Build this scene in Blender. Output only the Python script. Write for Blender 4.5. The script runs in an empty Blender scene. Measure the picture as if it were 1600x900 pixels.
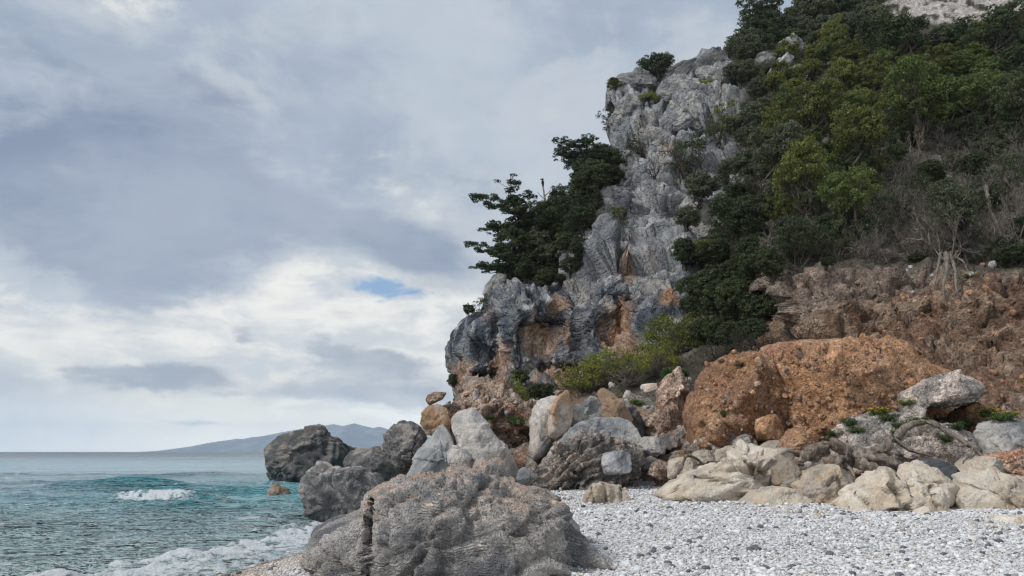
import bpy, math, random
import numpy as np
from math import radians as R, sin, cos, pi
from mathutils import Vector

# ------------------------------------------------------------------ camera, sky, sun, exposure
S = bpy.context.scene
COL = S.collection
EYE = 2.3
PITCH = math.atan(256 / 1186)
F = 1186.0
cam_d = bpy.data.cameras.new('camera'); cam = bpy.data.objects.new('camera', cam_d); COL.objects.link(cam)
cam_d.sensor_width = 36; cam_d.lens = 36 * F / 1600; cam_d.clip_start = 0.1; cam_d.clip_end = 200000
cam.location = (0, 0, EYE); cam.rotation_euler = (pi / 2 + PITCH, 0, 0)
S.camera = cam
S.render.engine = 'CYCLES'
S.cycles.max_bounces = 5; S.cycles.diffuse_bounces = 3; S.cycles.glossy_bounces = 2
S.cycles.transmission_bounces = 2; S.cycles.transparent_max_bounces = 4; S.cycles.volume_bounces = 1
S.cycles.use_denoising = True; S.cycles.pixel_filter_type = "BLACKMAN_HARRIS"; S.cycles.filter_width = 1.3
S.cycles.sample_clamp_indirect = 3; S.cycles.sample_clamp_direct = 4
S.view_settings.view_transform = 'Standard'; S.view_settings.look = 'None'
S.view_settings.exposure = 0.68; S.view_settings.gamma = 1

SUN_AZ, SUN_EL = R(-118), R(44)          # azimuth from +Y towards +X, elevation
sun_d = bpy.data.lights.new('sun', 'SUN'); sun_d.energy = 1.5; sun_d.angle = R(14); sun_d.color = (1, .965, .91)
sun = bpy.data.objects.new('sun', sun_d); COL.objects.link(sun)
_sv = Vector((sin(SUN_AZ) * cos(SUN_EL), cos(SUN_AZ) * cos(SUN_EL), sin(SUN_EL)))
sun.rotation_euler = (-_sv).to_track_quat('-Z', 'Y').to_euler()


class NT:
    """small node-graph helper"""
    def __init__(s, tree):
        s.t = tree; s.n = tree.nodes; s.l = tree.links
    def new(s, typ, **kw):
        n = s.n.new(typ)
        for k, v in kw.items(): setattr(n, k, v)
        return n
    def put(s, sock, v):
        if isinstance(v, bpy.types.NodeSocket): s.l.new(v, sock)
        elif v is not None:
            if isinstance(v, (tuple, list)) and sock.type == 'RGBA' and len(v) == 3: v = (*v, 1)
            sock.default_value = v
    def m(s, op, a, b=None, c=None, clamp=False):
        n = s.new('ShaderNodeMath', operation=op, use_clamp=clamp)
        for i, v in enumerate((a, b, c)):
            if v is not None: s.put(n.inputs[i], v)
        return n.outputs[0]
    def vm(s, op, a, b=None, out=0):
        n = s.new('ShaderNodeVectorMath', operation=op)
        s.put(n.inputs[0], a)
        if b is not None: s.put(n.inputs[1], b)
        return n.outputs[out]
    def mix(s, f, a, b, mode='MIX'):
        n = s.new('ShaderNodeMix', data_type='RGBA', blend_type=mode)
        s.put(n.inputs[0], f); s.put(n.inputs[6], a); s.put(n.inputs[7], b)
        return n.outputs[2]
    def noise(s, vec, scale, detail=4, rough=.5, dist=0, out='Fac', lac=2):
        n = s.new('ShaderNodeTexNoise')
        s.put(n.inputs['Vector'], vec); s.put(n.inputs['Scale'], scale); n.inputs['Detail'].default_value = detail
        n.inputs['Roughness'].default_value = rough; n.inputs['Distortion'].default_value = dist
        n.inputs['Lacunarity'].default_value = lac
        return n.outputs[out]
    def voro(s, vec, scale, feature='F1', out='Distance', rnd=1):
        n = s.new('ShaderNodeTexVoronoi', feature=feature)
        s.put(n.inputs['Vector'], vec); n.inputs['Scale'].default_value = scale; n.inputs['Randomness'].default_value = rnd
        return n.outputs[out]
    def ss(s, v, a, b, lo=0, hi=1):
        n = s.new('ShaderNodeMapRange', interpolation_type='SMOOTHSTEP')
        s.put(n.inputs['Value'], v)
        for k, x in (('From Min', a), ('From Max', b), ('To Min', lo), ('To Max', hi)): s.put(n.inputs[k], x)
        return n.outputs[0]
    def scale(s, v, x, y, z):
        return s.vm('MULTIPLY', v, (x, y, z))
    def bump(s, h, dist, strength=1, normal=None):
        n = s.new('ShaderNodeBump'); s.put(n.inputs['Height'], h)
        n.inputs['Distance'].default_value = dist; n.inputs['Strength'].default_value = strength
        if normal is not None: s.l.new(normal, n.inputs['Normal'])
        return n.outputs[0]


def lin(r, g, b):
    return tuple(((c / 255) / 12.92 if c / 255 <= .04045 else ((c / 255 + .055) / 1.055) ** 2.4) for c in (r, g, b))

world = bpy.data.worlds.new('World'); S.world = world; world.use_nodes = True
def build_world():
    w = NT(world.node_tree); w.n.clear()
    STR = .1
    sky = w.new('ShaderNodeTexSky', sky_type='NISHITA'); sky.sun_disc = False
    sky.sun_elevation = SUN_EL; sky.sun_rotation = SUN_AZ; sky.air_density = 1; sky.dust_density = 2
    d = w.new('ShaderNodeTexCoord').outputs['Generated']
    d = w.vm('NORMALIZE', d)
    sep = w.new('ShaderNodeSeparateXYZ'); w.l.new(d, sep.inputs[0]); X, Y, Z = sep.outputs
    az = w.m('ARCTAN2', X, Y); el = w.m('ARCSINE', Z)
    # position on a cloud deck seen in perspective
    k = w.m('DIVIDE', 1, w.m('ADD', w.m('MAXIMUM', Z, 0), .16))
    deck = w.new('ShaderNodeCombineXYZ'); w.l.new(w.m('MULTIPLY', X, k), deck.inputs[0]); w.l.new(w.m('MULTIPLY', Y, k), deck.inputs[1])
    deck = deck.outputs[0]
    ang = w.new('ShaderNodeCombineXYZ'); w.l.new(az, ang.inputs[0]); w.l.new(w.m('MULTIPLY', el, 1.5), ang.inputs[1]); ang = ang.outputs[0]
    n1 = w.noise(w.vm('ADD', ang, (1, 4, 6)), 2.6, 8, .56, .3)
    n2 = w.noise(w.vm('ADD', w.vm('MULTIPLY', deck, (.35, .5, 1)), (7.3, 2.1, 0)), 2.5, 8, .6, .3)
    n3 = w.noise(w.vm('ADD', ang, (3, 5, 1)), 6.5, 9, .6, .25)
    n4 = w.noise(w.vm('ADD', ang, (9, 1, 4)), 3.6, 9, .6, .2)
    wob = w.m('MULTIPLY', w.m('SUBTRACT', n3, .5), .20); wob2 = w.m('MULTIPLY', w.m('SUBTRACT', n4, .5), .30)
    azw = w.m('ADD', az, wob); elw = w.m('ADD', el, w.m('MULTIPLY', wob2, .4))
    def A(px, py):
        u = (450 - py) / F; r = (px - 800) / F
        v = Vector((r, cos(PITCH) - u * sin(PITCH), sin(PITCH) + u * cos(PITCH))).normalized()
        return math.atan2(v.x, v.y), math.asin(v.z)
    def blob(px, py, rx, ry, tilt=0, warp=1):
        a0, e0 = A(px, py)
        dx = w.m('SUBTRACT', azw if warp else az, a0); dy = w.m('SUBTRACT', elw if warp else el, e0)
        c, s_ = cos(tilt), sin(tilt)
        a = w.m('ADD', w.m('MULTIPLY', dx, c * F / rx), w.m('MULTIPLY', dy, s_ * F / rx))
        b = w.m('ADD', w.m('MULTIPLY', dx, -s_ * F / ry), w.m('MULTIPLY', dy, c * F / ry))
        q = w.m('ADD', w.m('MULTIPLY', a, a), w.m('MULTIPLY', b, b))
        return w.m('POWER', 2.718, w.m('MULTIPLY', q, -1.0))
    def add(*fs):
        r = fs[0]
        for f in fs[1:]: r = w.m('ADD', r, f)
        return r
    # base: a grey deck overhead, pale and thin near the horizon
    hi = w.ss(elw, .07, .36)
    base = w.mix(hi, lin(236, 235, 226), lin(164, 177, 195))
    glow = w.ss(el, .0, .085, 1.75, 1.0)
    # texture of the high deck
    base = w.mix(w.ss(n1, .38, .66), base, lin(192, 201, 213))
    # bright cream break in the clouds, low over the sea
    br = add(blob(560, 480, 330, 75, .05), blob(300, 540, 420, 60), w.m('MULTIPLY', blob(640, 620, 230, 60), .8),
             w.m('MULTIPLY', blob(40, 520, 180, 40), .9), w.m('MULTIPLY', blob(250, 20, 110, 60, .3), .5), w.m('MULTIPLY', blob(640, 290, 130, 90, -.4), .4))
    base = w.mix(w.m('MULTIPLY', w.ss(n3, .42, .62), w.ss(elw, .04, .12, .12, .75)), base, lin(198, 205, 213))
    n5 = w.noise(w.vm('ADD', w.scale(ang, .75, 1.15, 1), (2, 8, 1)), 14, 9, .62, .35)
    br = w.m('ADD', w.m('MULTIPLY', br, 1.0), w.m('ADD', w.m('MULTIPLY', w.m('SUBTRACT', n3, .5), 1.6), w.m('MULTIPLY', w.m('SUBTRACT', n5, .5), 1.7)))
    brf = w.ss(br, .36, 1.1)
    base = w.mix(w.m('MULTIPLY', brf, .95), base, w.mix(w.ss(w.m('ADD', w.m('MULTIPLY', n5, .6), w.m('MULTIPLY', n2, .4)), .42, .58), lin(214, 218, 222), lin(252, 250, 243)))
    # blue gaps
    bls = add(blob(590, 448, 100, 24, -.05, 0), w.m('MULTIPLY', blob(40, 508, 90, 18, .05, 0), .6), w.m('MULTIPLY', blob(470, 470, 60, 14, 0, 0), .4), w.m('MULTIPLY', blob(560, 515, 50, 10, 0, 0), .6), w.m('MULTIPLY', blob(640, 600, 90, 14, 0, 0), .4))
    bl = w.m('ADD', bls,
             w.m('ADD', w.m('MULTIPLY', w.m('SUBTRACT', n3, .5), 1.2), w.m('MULTIPLY', w.m('SUBTRACT', n5, .5), 2.4)))
    clear = w.mix(1, sky.outputs[0], (STR, STR, STR), 'MULTIPLY')
    base = w.mix(w.m('MULTIPLY', w.ss(bl, .46, .95), w.ss(bls, .15, .4)), base, w.mix(.3, lin(150, 186, 226), clear))
    # heavy grey-blue clouds
    dk = add(blob(120, 170, 330, 95, -.28), blob(300, 320, 400, 60, -.10), w.m('MULTIPLY', blob(330, 105, 120, 60, -.7), .7),
             w.m('MULTIPLY', blob(650, 388, 115, 40, -.28, 0), 1.1), w.m('MULTIPLY', blob(180, 410, 280, 45, -.12), .75), w.m('MULTIPLY', blob(60, 330, 200, 90, 0), .6),
             w.m('MULTIPLY', blob(950, 30, 260, 60, -.1), .35), w.m('MULTIPLY', blob(720, 270, 60, 24), .45))
    dkf = w.ss(w.m('ADD', w.m('MULTIPLY', dk, .8), w.m('ADD', w.m('MULTIPLY', w.m('SUBTRACT', n4, .5), 2.0), w.m('MULTIPLY', w.m('SUBTRACT', n5, .5), 1.3))), .30, 1.0)
    dark = w.mix(w.ss(w.m('ADD', w.m('MULTIPLY', n2, .5), w.m('MULTIPLY', n4, .5)), .40, .62), lin(130, 144, 169), lin(166, 177, 195))
    base = w.mix(w.m('MULTIPLY', dkf, .92), base, dark)
    # small cumulus low over the horizon, flat grey undersides
    sm = add(w.m('MULTIPLY', blob(255, 574, 105, 28), 1.35), w.m('MULTIPLY', blob(575, 552, 110, 26, -.1), 1.1), w.m('MULTIPLY', blob(640, 605, 130, 26), .85),
             w.m('MULTIPLY', blob(480, 610, 90, 16), .55), w.m('MULTIPLY', blob(378, 522, 46, 12, .2), .65), w.m('MULTIPLY', blob(360, 662, 80, 7, 0, 0), .8), w.m('MULTIPLY', blob(640, 480, 60, 12), .4))
    smf = w.ss(w.m('ADD', sm, w.m('ADD', w.m('MULTIPLY', w.m('SUBTRACT', n3, .5), 1.8), w.m('MULTIPLY', w.m('SUBTRACT', n5, .5), 2.2))), .40, 1.0)
    base = w.mix(w.m('MULTIPLY', smf, .8), base, w.mix(w.ss(n3, .45, .65), lin(150, 162, 180), lin(186, 194, 204)))
    # fine grain of cloud everywhere
    g = w.m('ADD', .93, w.m('MULTIPLY', w.noise(ang, 16, 8, .6, .6), .14))
    cmb = w.new('ShaderNodeCombineXYZ')
    for i in range(3): w.l.new(g, cmb.inputs[i])
    base = w.mix(1, base, cmb.outputs[0], 'MULTIPLY')
    gl = w.new('ShaderNodeCombineXYZ')
    for i in range(3): w.l.new(glow, gl.inputs[i])
    base = w.mix(1, base, gl.outputs[0], 'MULTIPLY')
    # a little of the clear Nishita sky shows through the thin deck
    ten = w.mix(1, base, (1 / STR, 1 / STR, 1 / STR), 'MULTIPLY')
    out = w.mix(.04, ten, sky.outputs[0])
    EXPC = .635                                   # undoes the view exposure
    out = w.mix(1, out, (EXPC, EXPC, EXPC), 'MULTIPLY')
    bg = w.new('ShaderNodeBackground'); bg.inputs['Strength'].default_value = STR
    w.l.new(out, bg.inputs['Color'])
    o = w.new('ShaderNodeOutputWorld'); w.l.new(bg.outputs[0], o.inputs['Surface'])
build_world()

# ------------------------------------------------------------------ numpy helpers
rng = np.random.RandomState(7)
CP, SP = cos(PITCH), sin(PITCH)
def P(px, py, Y):
    """point seen at photograph pixel (px,py) that stands Y metres ahead"""
    px, py, Y = np.broadcast_arrays(np.asarray(px, float), np.asarray(py, float), np.asarray(Y, float))
    u = (450 - py) / F; k = Y / (CP - u * SP)
    return np.stack([(px - 800) / F * k, Y, EYE + k * (SP + u * CP)], -1)
def to_px(p):
    x, y, z = p[..., 0], p[..., 1], p[..., 2] - EYE
    dep = y * CP + z * SP; up = -y * SP + z * CP
    return 800 + F * x / dep, 450 - F * up / dep

def _hash(ix, iy, iz, seed):
    h = (ix.astype(np.uint32) * np.uint32(374761393) + iy.astype(np.uint32) * np.uint32(668265263)
         + iz.astype(np.uint32) * np.uint32(2147483647) + np.uint32((seed * 974634777) & 0xffffffff))
    h = (h ^ (h >> np.uint32(13))) * np.uint32(1274126177)
    h = (h ^ (h >> np.uint32(16))) * np.uint32(2246822519)
    return h ^ (h >> np.uint32(15))
_G = rng.normal(size=(256, 3)); _G = (_G / np.linalg.norm(_G, axis=1)[:, None]).astype(np.float32)
def perlin(p, seed=0):
    p = np.asarray(p, np.float32); i = np.floor(p).astype(np.int64); f = p - i
    u = f * f * f * (f * (f * 6 - 15) + 10); r = 0
    for dx in (0, 1):
        wx = u[:, 0] if dx else 1 - u[:, 0]
        for dy in (0, 1):
            wy = u[:, 1] if dy else 1 - u[:, 1]
            for dz in (0, 1):
                wz = u[:, 2] if dz else 1 - u[:, 2]
                g = _G[_hash(i[:, 0] + dx, i[:, 1] + dy, i[:, 2] + dz, seed) & np.uint32(255)]
                r = r + wx * wy * wz * ((f[:, 0] - dx) * g[:, 0] + (f[:, 1] - dy) * g[:, 1] + (f[:, 2] - dz) * g[:, 2])
    return r * 1.6
def fbm(p, o=4, seed=0, gain=.5, lac=2.03):
    p = np.asarray(p, float); r = 0; a = 1
    for k in range(o):
        r = r + a * perlin(p, seed + k); p = p * lac + 3.7; a *= gain
    return r
def ridged(p, o=4, seed=0, gain=.5):
    p = np.asarray(p, float); r = 0; a = 1
    for k in range(o):
        r = r + a * (1 - 2 * np.abs(perlin(p, seed + k))); p = p * 2.07 + 1.3; a *= gain
    return r
def worley(p, seed=0):
    p = np.asarray(p, np.float32); i = np.floor(p).astype(np.int64); f = p - i
    F1 = np.full(len(p), 9., np.float32); F2 = F1.copy(); ID = np.zeros(len(p), np.float32)
    for dx in (-1, 0, 1):
        for dy in (-1, 0, 1):
            for dz in (-1, 0, 1):
                h = _hash(i[:, 0] + dx, i[:, 1] + dy, i[:, 2] + dz, seed)
                c = np.stack([(h & np.uint32(255)) / 255., ((h >> np.uint32(8)) & np.uint32(255)) / 255., ((h >> np.uint32(16)) & np.uint32(255)) / 255.], 1)
                d = np.sqrt((((c + (dx, dy, dz)) - f) ** 2).sum(1)).astype(np.float32)
                nw = d < F1; F2 = np.where(nw, F1, np.minimum(F2, d)); ID = np.where(nw, ((h >> np.uint32(24)) & np.uint32(255)) / 255., ID); F1 = np.where(nw, d, F1)
    return F1, F2, ID
def facet_field(p, seed=0, tilt=1.):
    """piecewise planar relief: every cell is a tilted plane; returns (crack distance, height)"""
    p = np.asarray(p, np.float32); i = np.floor(p).astype(np.int64); f = p - i
    F1 = np.full(len(p), 9., np.float32); F2 = F1.copy(); H = np.zeros(len(p), np.float32)
    for dx in (-1, 0, 1):
        for dy in (-1, 0, 1):
            for dz in (-1, 0, 1):
                h = _hash(i[:, 0] + dx, i[:, 1] + dy, i[:, 2] + dz, seed)
                c = np.stack([(h & np.uint32(255)) / 255., ((h >> np.uint32(8)) & np.uint32(255)) / 255., ((h >> np.uint32(16)) & np.uint32(255)) / 255.], 1)
                v = f - (c + (dx, dy, dz)); d = np.sqrt((v ** 2).sum(1)).astype(np.float32)
                g = _G[(h >> np.uint32(7)) & np.uint32(255)]; hh = (v * g).sum(1) * tilt + ((h >> np.uint32(24)) & np.uint32(255)) / 255. - .5
                nw = d < F1; F2 = np.where(nw, F1, np.minimum(F2, d)); H = np.where(nw, hh, H); F1 = np.where(nw, d, F1)
    return F2 - F1, H
def sst(x, a, b):
    t = np.clip((x - a) / (b - a), 0, 1); return t * t * (3 - 2 * t)
def mixc(a, b, f):
    return a + (np.asarray(b) - a) * np.asarray(f)[..., None]

# ------------------------------------------------------------------ mesh + object helpers
def mesh_np(name, v, f, cols=None, extra=None, smooth=True):
    m = bpy.data.meshes.new(name)
    v = np.ascontiguousarray(v, np.float32); f = np.ascontiguousarray(f, np.int32)
    n, k = f.shape
    m.vertices.add(len(v)); m.vertices.foreach_set('co', v.ravel())
    m.loops.add(n * k); m.loops.foreach_set('vertex_index', f.ravel())
    m.polygons.add(n); m.polygons.foreach_set('loop_start', np.arange(0, n * k, k, dtype=np.int32))
    m.polygons.foreach_set('use_smooth', np.full(n, smooth))
    m.update(calc_edges=True)
    if cols is not None:
        a = m.attributes.new('Col', 'FLOAT_COLOR', 'POINT')
        a.data.foreach_set('color', np.concatenate([cols, np.ones((len(v), 1))], 1).astype(np.float32).ravel())
    for nm, arr in (extra or {}).items():
        a = m.attributes.new(nm, 'FLOAT', 'POINT'); a.data.foreach_set('value', np.asarray(arr, np.float32))
    return m
def obj(name, mesh, mat=None, parent=None, loc=(0, 0, 0), label=None, cat=None, group=None, kind=None):
    o = bpy.data.objects.new(name, mesh); COL.objects.link(o)
    if mat is not None and mesh is not None and not mesh.materials: mesh.materials.append(mat)
    o.location = loc
    if parent is not None: o.parent = parent
    if label: o['label'] = label
    if cat: o['category'] = cat
    if group: o['group'] = group
    if kind: o['kind'] = kind
    return o
class MB:
    def __init__(s): s.v = []; s.f = []; s.n = 0
    def add(s, v, f):
        s.v.append(np.asarray(v, float)); s.f.append(np.asarray(f) + s.n); s.n += len(v)
    def tube(s, pts, rad, k=5):
        pts = np.asarray(pts, float); n = len(pts); rad = np.broadcast_to(rad, (n,))
        t = np.gradient(pts, axis=0); t /= np.linalg.norm(t, axis=1)[:, None] + 1e-9
        ref = np.array([.31, .22, .93]) if abs(t[0] @ np.array([.31, .22, .93])) < .9 else np.array([1., 0, 0])
        a = np.cross(t, ref); a /= np.linalg.norm(a, axis=1)[:, None] + 1e-9; b = np.cross(t, a)
        th = np.arange(k) * 2 * pi / k
        v = pts[:, None] + rad[:, None, None] * (np.cos(th)[None, :, None] * a[:, None] + np.sin(th)[None, :, None] * b[:, None])
        v = v.reshape(-1, 3); f = []
        for i in range(n - 1):
            for j in range(k):
                j2 = (j + 1) % k; f.append((i * k + j, i * k + j2, (i + 1) * k + j2, (i + 1) * k + j))
        s.add(v, f)
    def quads(s, c, size, rs, flat=0., aspect=.5, updir=None):
        """leaf quads at centres c"""
        n = len(c); a = rs.normal(size=(n, 3)); a[:, 2] *= (1 - flat)
        if updir is not None: a = a * .6 + updir
        a /= np.linalg.norm(a, axis=1)[:, None]
        b = rs.normal(size=(n, 3)); b -= (b * a).sum(1)[:, None] * a; b /= np.linalg.norm(b, axis=1)[:, None]
        sz = size * rs.uniform(.6, 1.4, n)[:, None]
        v = np.stack([c - a * sz - 0 * b, c + b * sz * aspect, c + a * sz, c - b * sz * aspect], 1).reshape(-1, 3)
        s.add(v, np.arange(4 * n).reshape(n, 4))
    def mesh(s, name, smooth=True, cols=None):
        return mesh_np(name, np.concatenate(s.v), np.concatenate(s.f), smooth=smooth, cols=cols)
_ico = {}
def ico(sub):
    if sub not in _ico:
        import bmesh
        bm = bmesh.new(); bmesh.ops.create_icosphere(bm, subdivisions=sub, radius=1)
        v = np.array([x.co[:] for x in bm.verts]); bm.verts.index_update()
        f = np.array([[q.index for q in x.verts] for x in bm.faces]); bm.free()
        _ico[sub] = (v, f)
    return _ico[sub]
def grid_faces(nr, nc):
    i = np.arange(nr - 1)[:, None] * nc + np.arange(nc - 1)[None]
    return np.stack([i, i + 1, i + nc + 1, i + nc], -1).reshape(-1, 4)

# ------------------------------------------------------------------ materials
def mat(name, rough=.85, spec=.3):
    m = bpy.data.materials.new(name); m.use_nodes = True
    n = NT(m.node_tree); b = n.n['Principled BSDF']
    b.inputs['Roughness'].default_value = rough; b.inputs['Specular IOR Level'].default_value = spec
    pos = n.new('ShaderNodeNewGeometry').outputs['Position']
    return m, n, b, pos
def rock_mat(name, s=1., bump=.05, grain=.5, pit=0., stones=0., strata=None, spots=None, crack=0., rough=.9):
    """s: world scale of the finest noise; Col attribute gives the colour, the graph gives grain and relief"""
    m, n, b, pos = mat(name, rough)
    at = n.new('ShaderNodeAttribute', attribute_name='Col').outputs['Color']
    a = n.noise(pos, 2.2 * s, 10, .66, .4)
    c = n.noise(pos, 11 * s, 7, .7)
    v = n.m('ADD', n.m('MULTIPLY', n.m('SUBTRACT', a, .5), 1.7 * grain), n.m('MULTIPLY', n.m('SUBTRACT', c, .5), 1.5 * grain))
    v = n.m('ADD', 1, v)
    cmb = n.new('ShaderNodeCombineXYZ')
    for i in range(3): n.l.new(n.m('MAXIMUM', v, .15), cmb.inputs[i])
    col = n.mix(1, at, cmb.outputs[0], 'MULTIPLY')
    h = n.m('ADD', n.m('MULTIPLY', a, 1.), n.m('MULTIPLY', c, .35))
    if pit:
        w = n.vm('ADD', pos, n.vm('MULTIPLY', n.noise(pos, 5 * s, 3, out='Color'), (.16 / s,) * 3))
        vd = n.voro(w, 9 * s, 'F1'); h = n.m('ADD', h, n.m('MULTIPLY', n.ss(vd, .0, .55), pit))
        vd = n.voro(w, 24 * s, 'F1'); h = n.m('ADD', h, n.m('MULTIPLY', n.ss(vd, .0, .55), pit * .5))
    if crack:
        w = n.vm('ADD', pos, n.vm('MULTIPLY', n.noise(pos, 1.5 * s, 4, out='Color'), (.7 / s,) * 3))
        vd = n.voro(w, 1.3 * s, 'DISTANCE_TO_EDGE'); h = n.m('ADD', h, n.m('MULTIPLY', n.ss(vd, .0, .05), crack))
    if strata:
        dx, dy, dz, sc, amp = strata
        q = n.m('ADD', n.vm('DOT_PRODUCT', pos, (dx * sc, dy * sc, dz * sc), out=1), n.m('ADD', n.m('MULTIPLY', n.noise(pos, .55 * s, 4, .5), 34), n.m('MULTIPLY', n.noise(pos, 2.6 * s, 5, .6), 7)))
        wv = n.m('ABSOLUTE', n.m('SINE', q)); wv = n.m('MULTIPLY', n.m('MULTIPLY', wv, n.ss(a, .38, .62)), n.ss(n.noise(pos, 1.1, 3, .5), .42, .6, .12, 1)); h = n.m('ADD', h, n.m('MULTIPLY', wv, amp))
    if strata:
        col = n.mix(n.m('MULTIPLY', n.ss(wv, .55, .95), .6), col, n.mix(1, col, (2.1, 2.0, 1.9), 'MULTIPLY'))
    if stones:
        w = n.vm('ADD', pos, n.vm('MULTIPLY', n.noise(pos, 3 * s, 3, out='Color'), (.1 / s,) * 3))
        vd = n.voro(w, 8 * s, 'F1'); vc = n.voro(w, 8 * s, 'F1', 'Color'); vd2 = n.voro(w, 21 * s, 'F1'); vc2 = n.voro(w, 21 * s, 'F1', 'Color')
        h = n.m('ADD', h, n.m('MULTIPLY', n.ss(vd, .45, .1), stones)); h = n.m('ADD', h, n.m('MULTIPLY', n.ss(vd2, .45, .1), stones * .5))
        for q, lo in ((vc, .72), (vc2, .62)):
            sp = n.new('ShaderNodeSeparateXYZ'); n.l.new(q, sp.inputs[0])
            col = n.mix(n.m('MULTIPLY', n.ss(sp.outputs[0], lo, lo + .1), .75), col, n.mix(1, col, (1.5, 1.45, 1.42), 'MULTIPLY'))
            col = n.mix(n.m('MULTIPLY', n.ss(sp.outputs[1], lo, lo + .1), .55), col, n.mix(1, col, (.5, .48, .5), 'MULTIPLY'))
    if spots:
        c3, th, sc = spots
        col = n.mix(n.ss(n.noise(pos, sc, 8, .7), th, th + .06), col, c3)
    n.l.new(col, b.inputs['Base Color'])
    n.l.new(n.bump(h, bump / s), b.inputs['Normal'])
    return m

M = {}
M['karst'] = rock_mat('karst_limestone', 2.2, .17, .85, pit=.6, strata=(.12, .1, 1, 62, .75))
M['pitted'] = rock_mat('pitted_limestone', 1.8, .1, .8, pit=.6)
M['smooth'] = rock_mat('smooth_limestone', 1.3, .06, .85, pit=.25, crack=.25)
M['cream'] = rock_mat('cream_limestone', 1.4, .07, .55, pit=.3, crack=.15)
M['congl'] = rock_mat('conglomerate', 1.0, .09, .55, stones=.7)
M['congl_fine'] = rock_mat('fine_conglomerate', 1.7, .08, .6, stones=.7)
M['earth'] = rock_mat('red_earth_with_gravel', 1.15, .06, .4, stones=.6)
M['cliff'] = rock_mat('cliff_limestone', .42, .17, .62, pit=.35, crack=.35)
M['hill'] = rock_mat('hillside_soil', .6, .12, .7, stones=.35)
M['far'] = rock_mat('mountain_rock', .004, .0, .3)
M['plainrock'] = rock_mat('loose_stone', 1.6, .06, .6, pit=.3)

def leaf_mat(name, c1, c2, rough=.55, trans=.25):
    m, n, b, pos = mat(name, rough, .25)
    g = n.new('ShaderNodeNewGeometry').outputs['Random Per Island']
    oi = n.new('ShaderNodeObjectInfo').outputs['Random']
    f = n.m('ADD', n.m('MULTIPLY', g, .55), n.m('ADD', n.m('MULTIPLY', oi, .35), n.m('MULTIPLY', n.m('SUBTRACT', n.noise(pos, .5, 3), .5), 1.1)), clamp=True)
    col = n.mix(f, c1, c2)
    n.l.new(col, b.inputs['Base Color'])
    tr = n.new('ShaderNodeBsdfTranslucent'); n.l.new(col, tr.inputs['Color'])
    mx = n.new('ShaderNodeMixShader'); mx.inputs[0].default_value = trans
    n.l.new(b.outputs[0], mx.inputs[1]); n.l.new(tr.outputs[0], mx.inputs[2])
    n.l.new(mx.outputs[0], n.n['Material Output'].inputs['Surface'])
    return m
M['leaf_dark'] = leaf_mat('dark_evergreen_leaves', (.018, .030, .014), (.095, .122, .050))
M['leaf_green'] = leaf_mat('green_leaves', (.036, .058, .016), (.175, .222, .058))
M['leaf_olive'] = leaf_mat('olive_juniper_leaves', (.044, .056, .015), (.215, .228, .058))
M['leaf_grey'] = leaf_mat('grey_green_leaves', (.036, .048, .028), (.16, .18, .105))
M['leaf_yellow'] = leaf_mat('yellow_green_spurge', (.10, .13, .022), (.30, .31, .045))
M['leaf_fresh'] = leaf_mat('fresh_green_herb', (.035, .07, .02), (.12, .20, .055))
M['flower'] = leaf_mat('yellow_petals', (.55, .42, .02), (.75, .60, .03))
def bark(name, c1, c2, sc=6):
    m, n, b, pos = mat(name, .9, .15)
    q = n.noise(n.scale(pos, 1, 1, .3), sc, 6, .65)
    n.l.new(n.mix(n.ss(q, .3, .7), c1, c2), b.inputs['Base Color']); n.l.new(n.bump(q, .04), b.inputs['Normal'])
    return m
M['bark'] = bark('dark_bark', (.03, .025, .02), (.10, .085, .07))
M['twig'] = bark('grey_twigs', (.075, .064, .055), (.26, .23, .20))
M['drift'] = bark('weathered_driftwood', (.10, .078, .06), (.36, .31, .26), 9)
def drift_detail():
    m = M['drift']; n = NT(m.node_tree); b = n.n['Principled BSDF']
    pos = n.new('ShaderNodeNewGeometry').outputs['Position']
    q = n.noise(n.scale(pos, .8, .8, 4), 14, 6, .6, .5)
    n.l.new(n.bump(q, .03), b.inputs['Normal'])
drift_detail()
def plain(name, c, rough=.8):
    m, n, b, pos = mat(name, rough)
    q = n.noise(pos, 30, 5, .6); n.l.new(n.mix(q, tuple(x * .8 for x in c), tuple(x * 1.2 for x in c)), b.inputs['Base Color']); return m
M['bird'] = plain('black_feathers', (.012, .012, .014))

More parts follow.
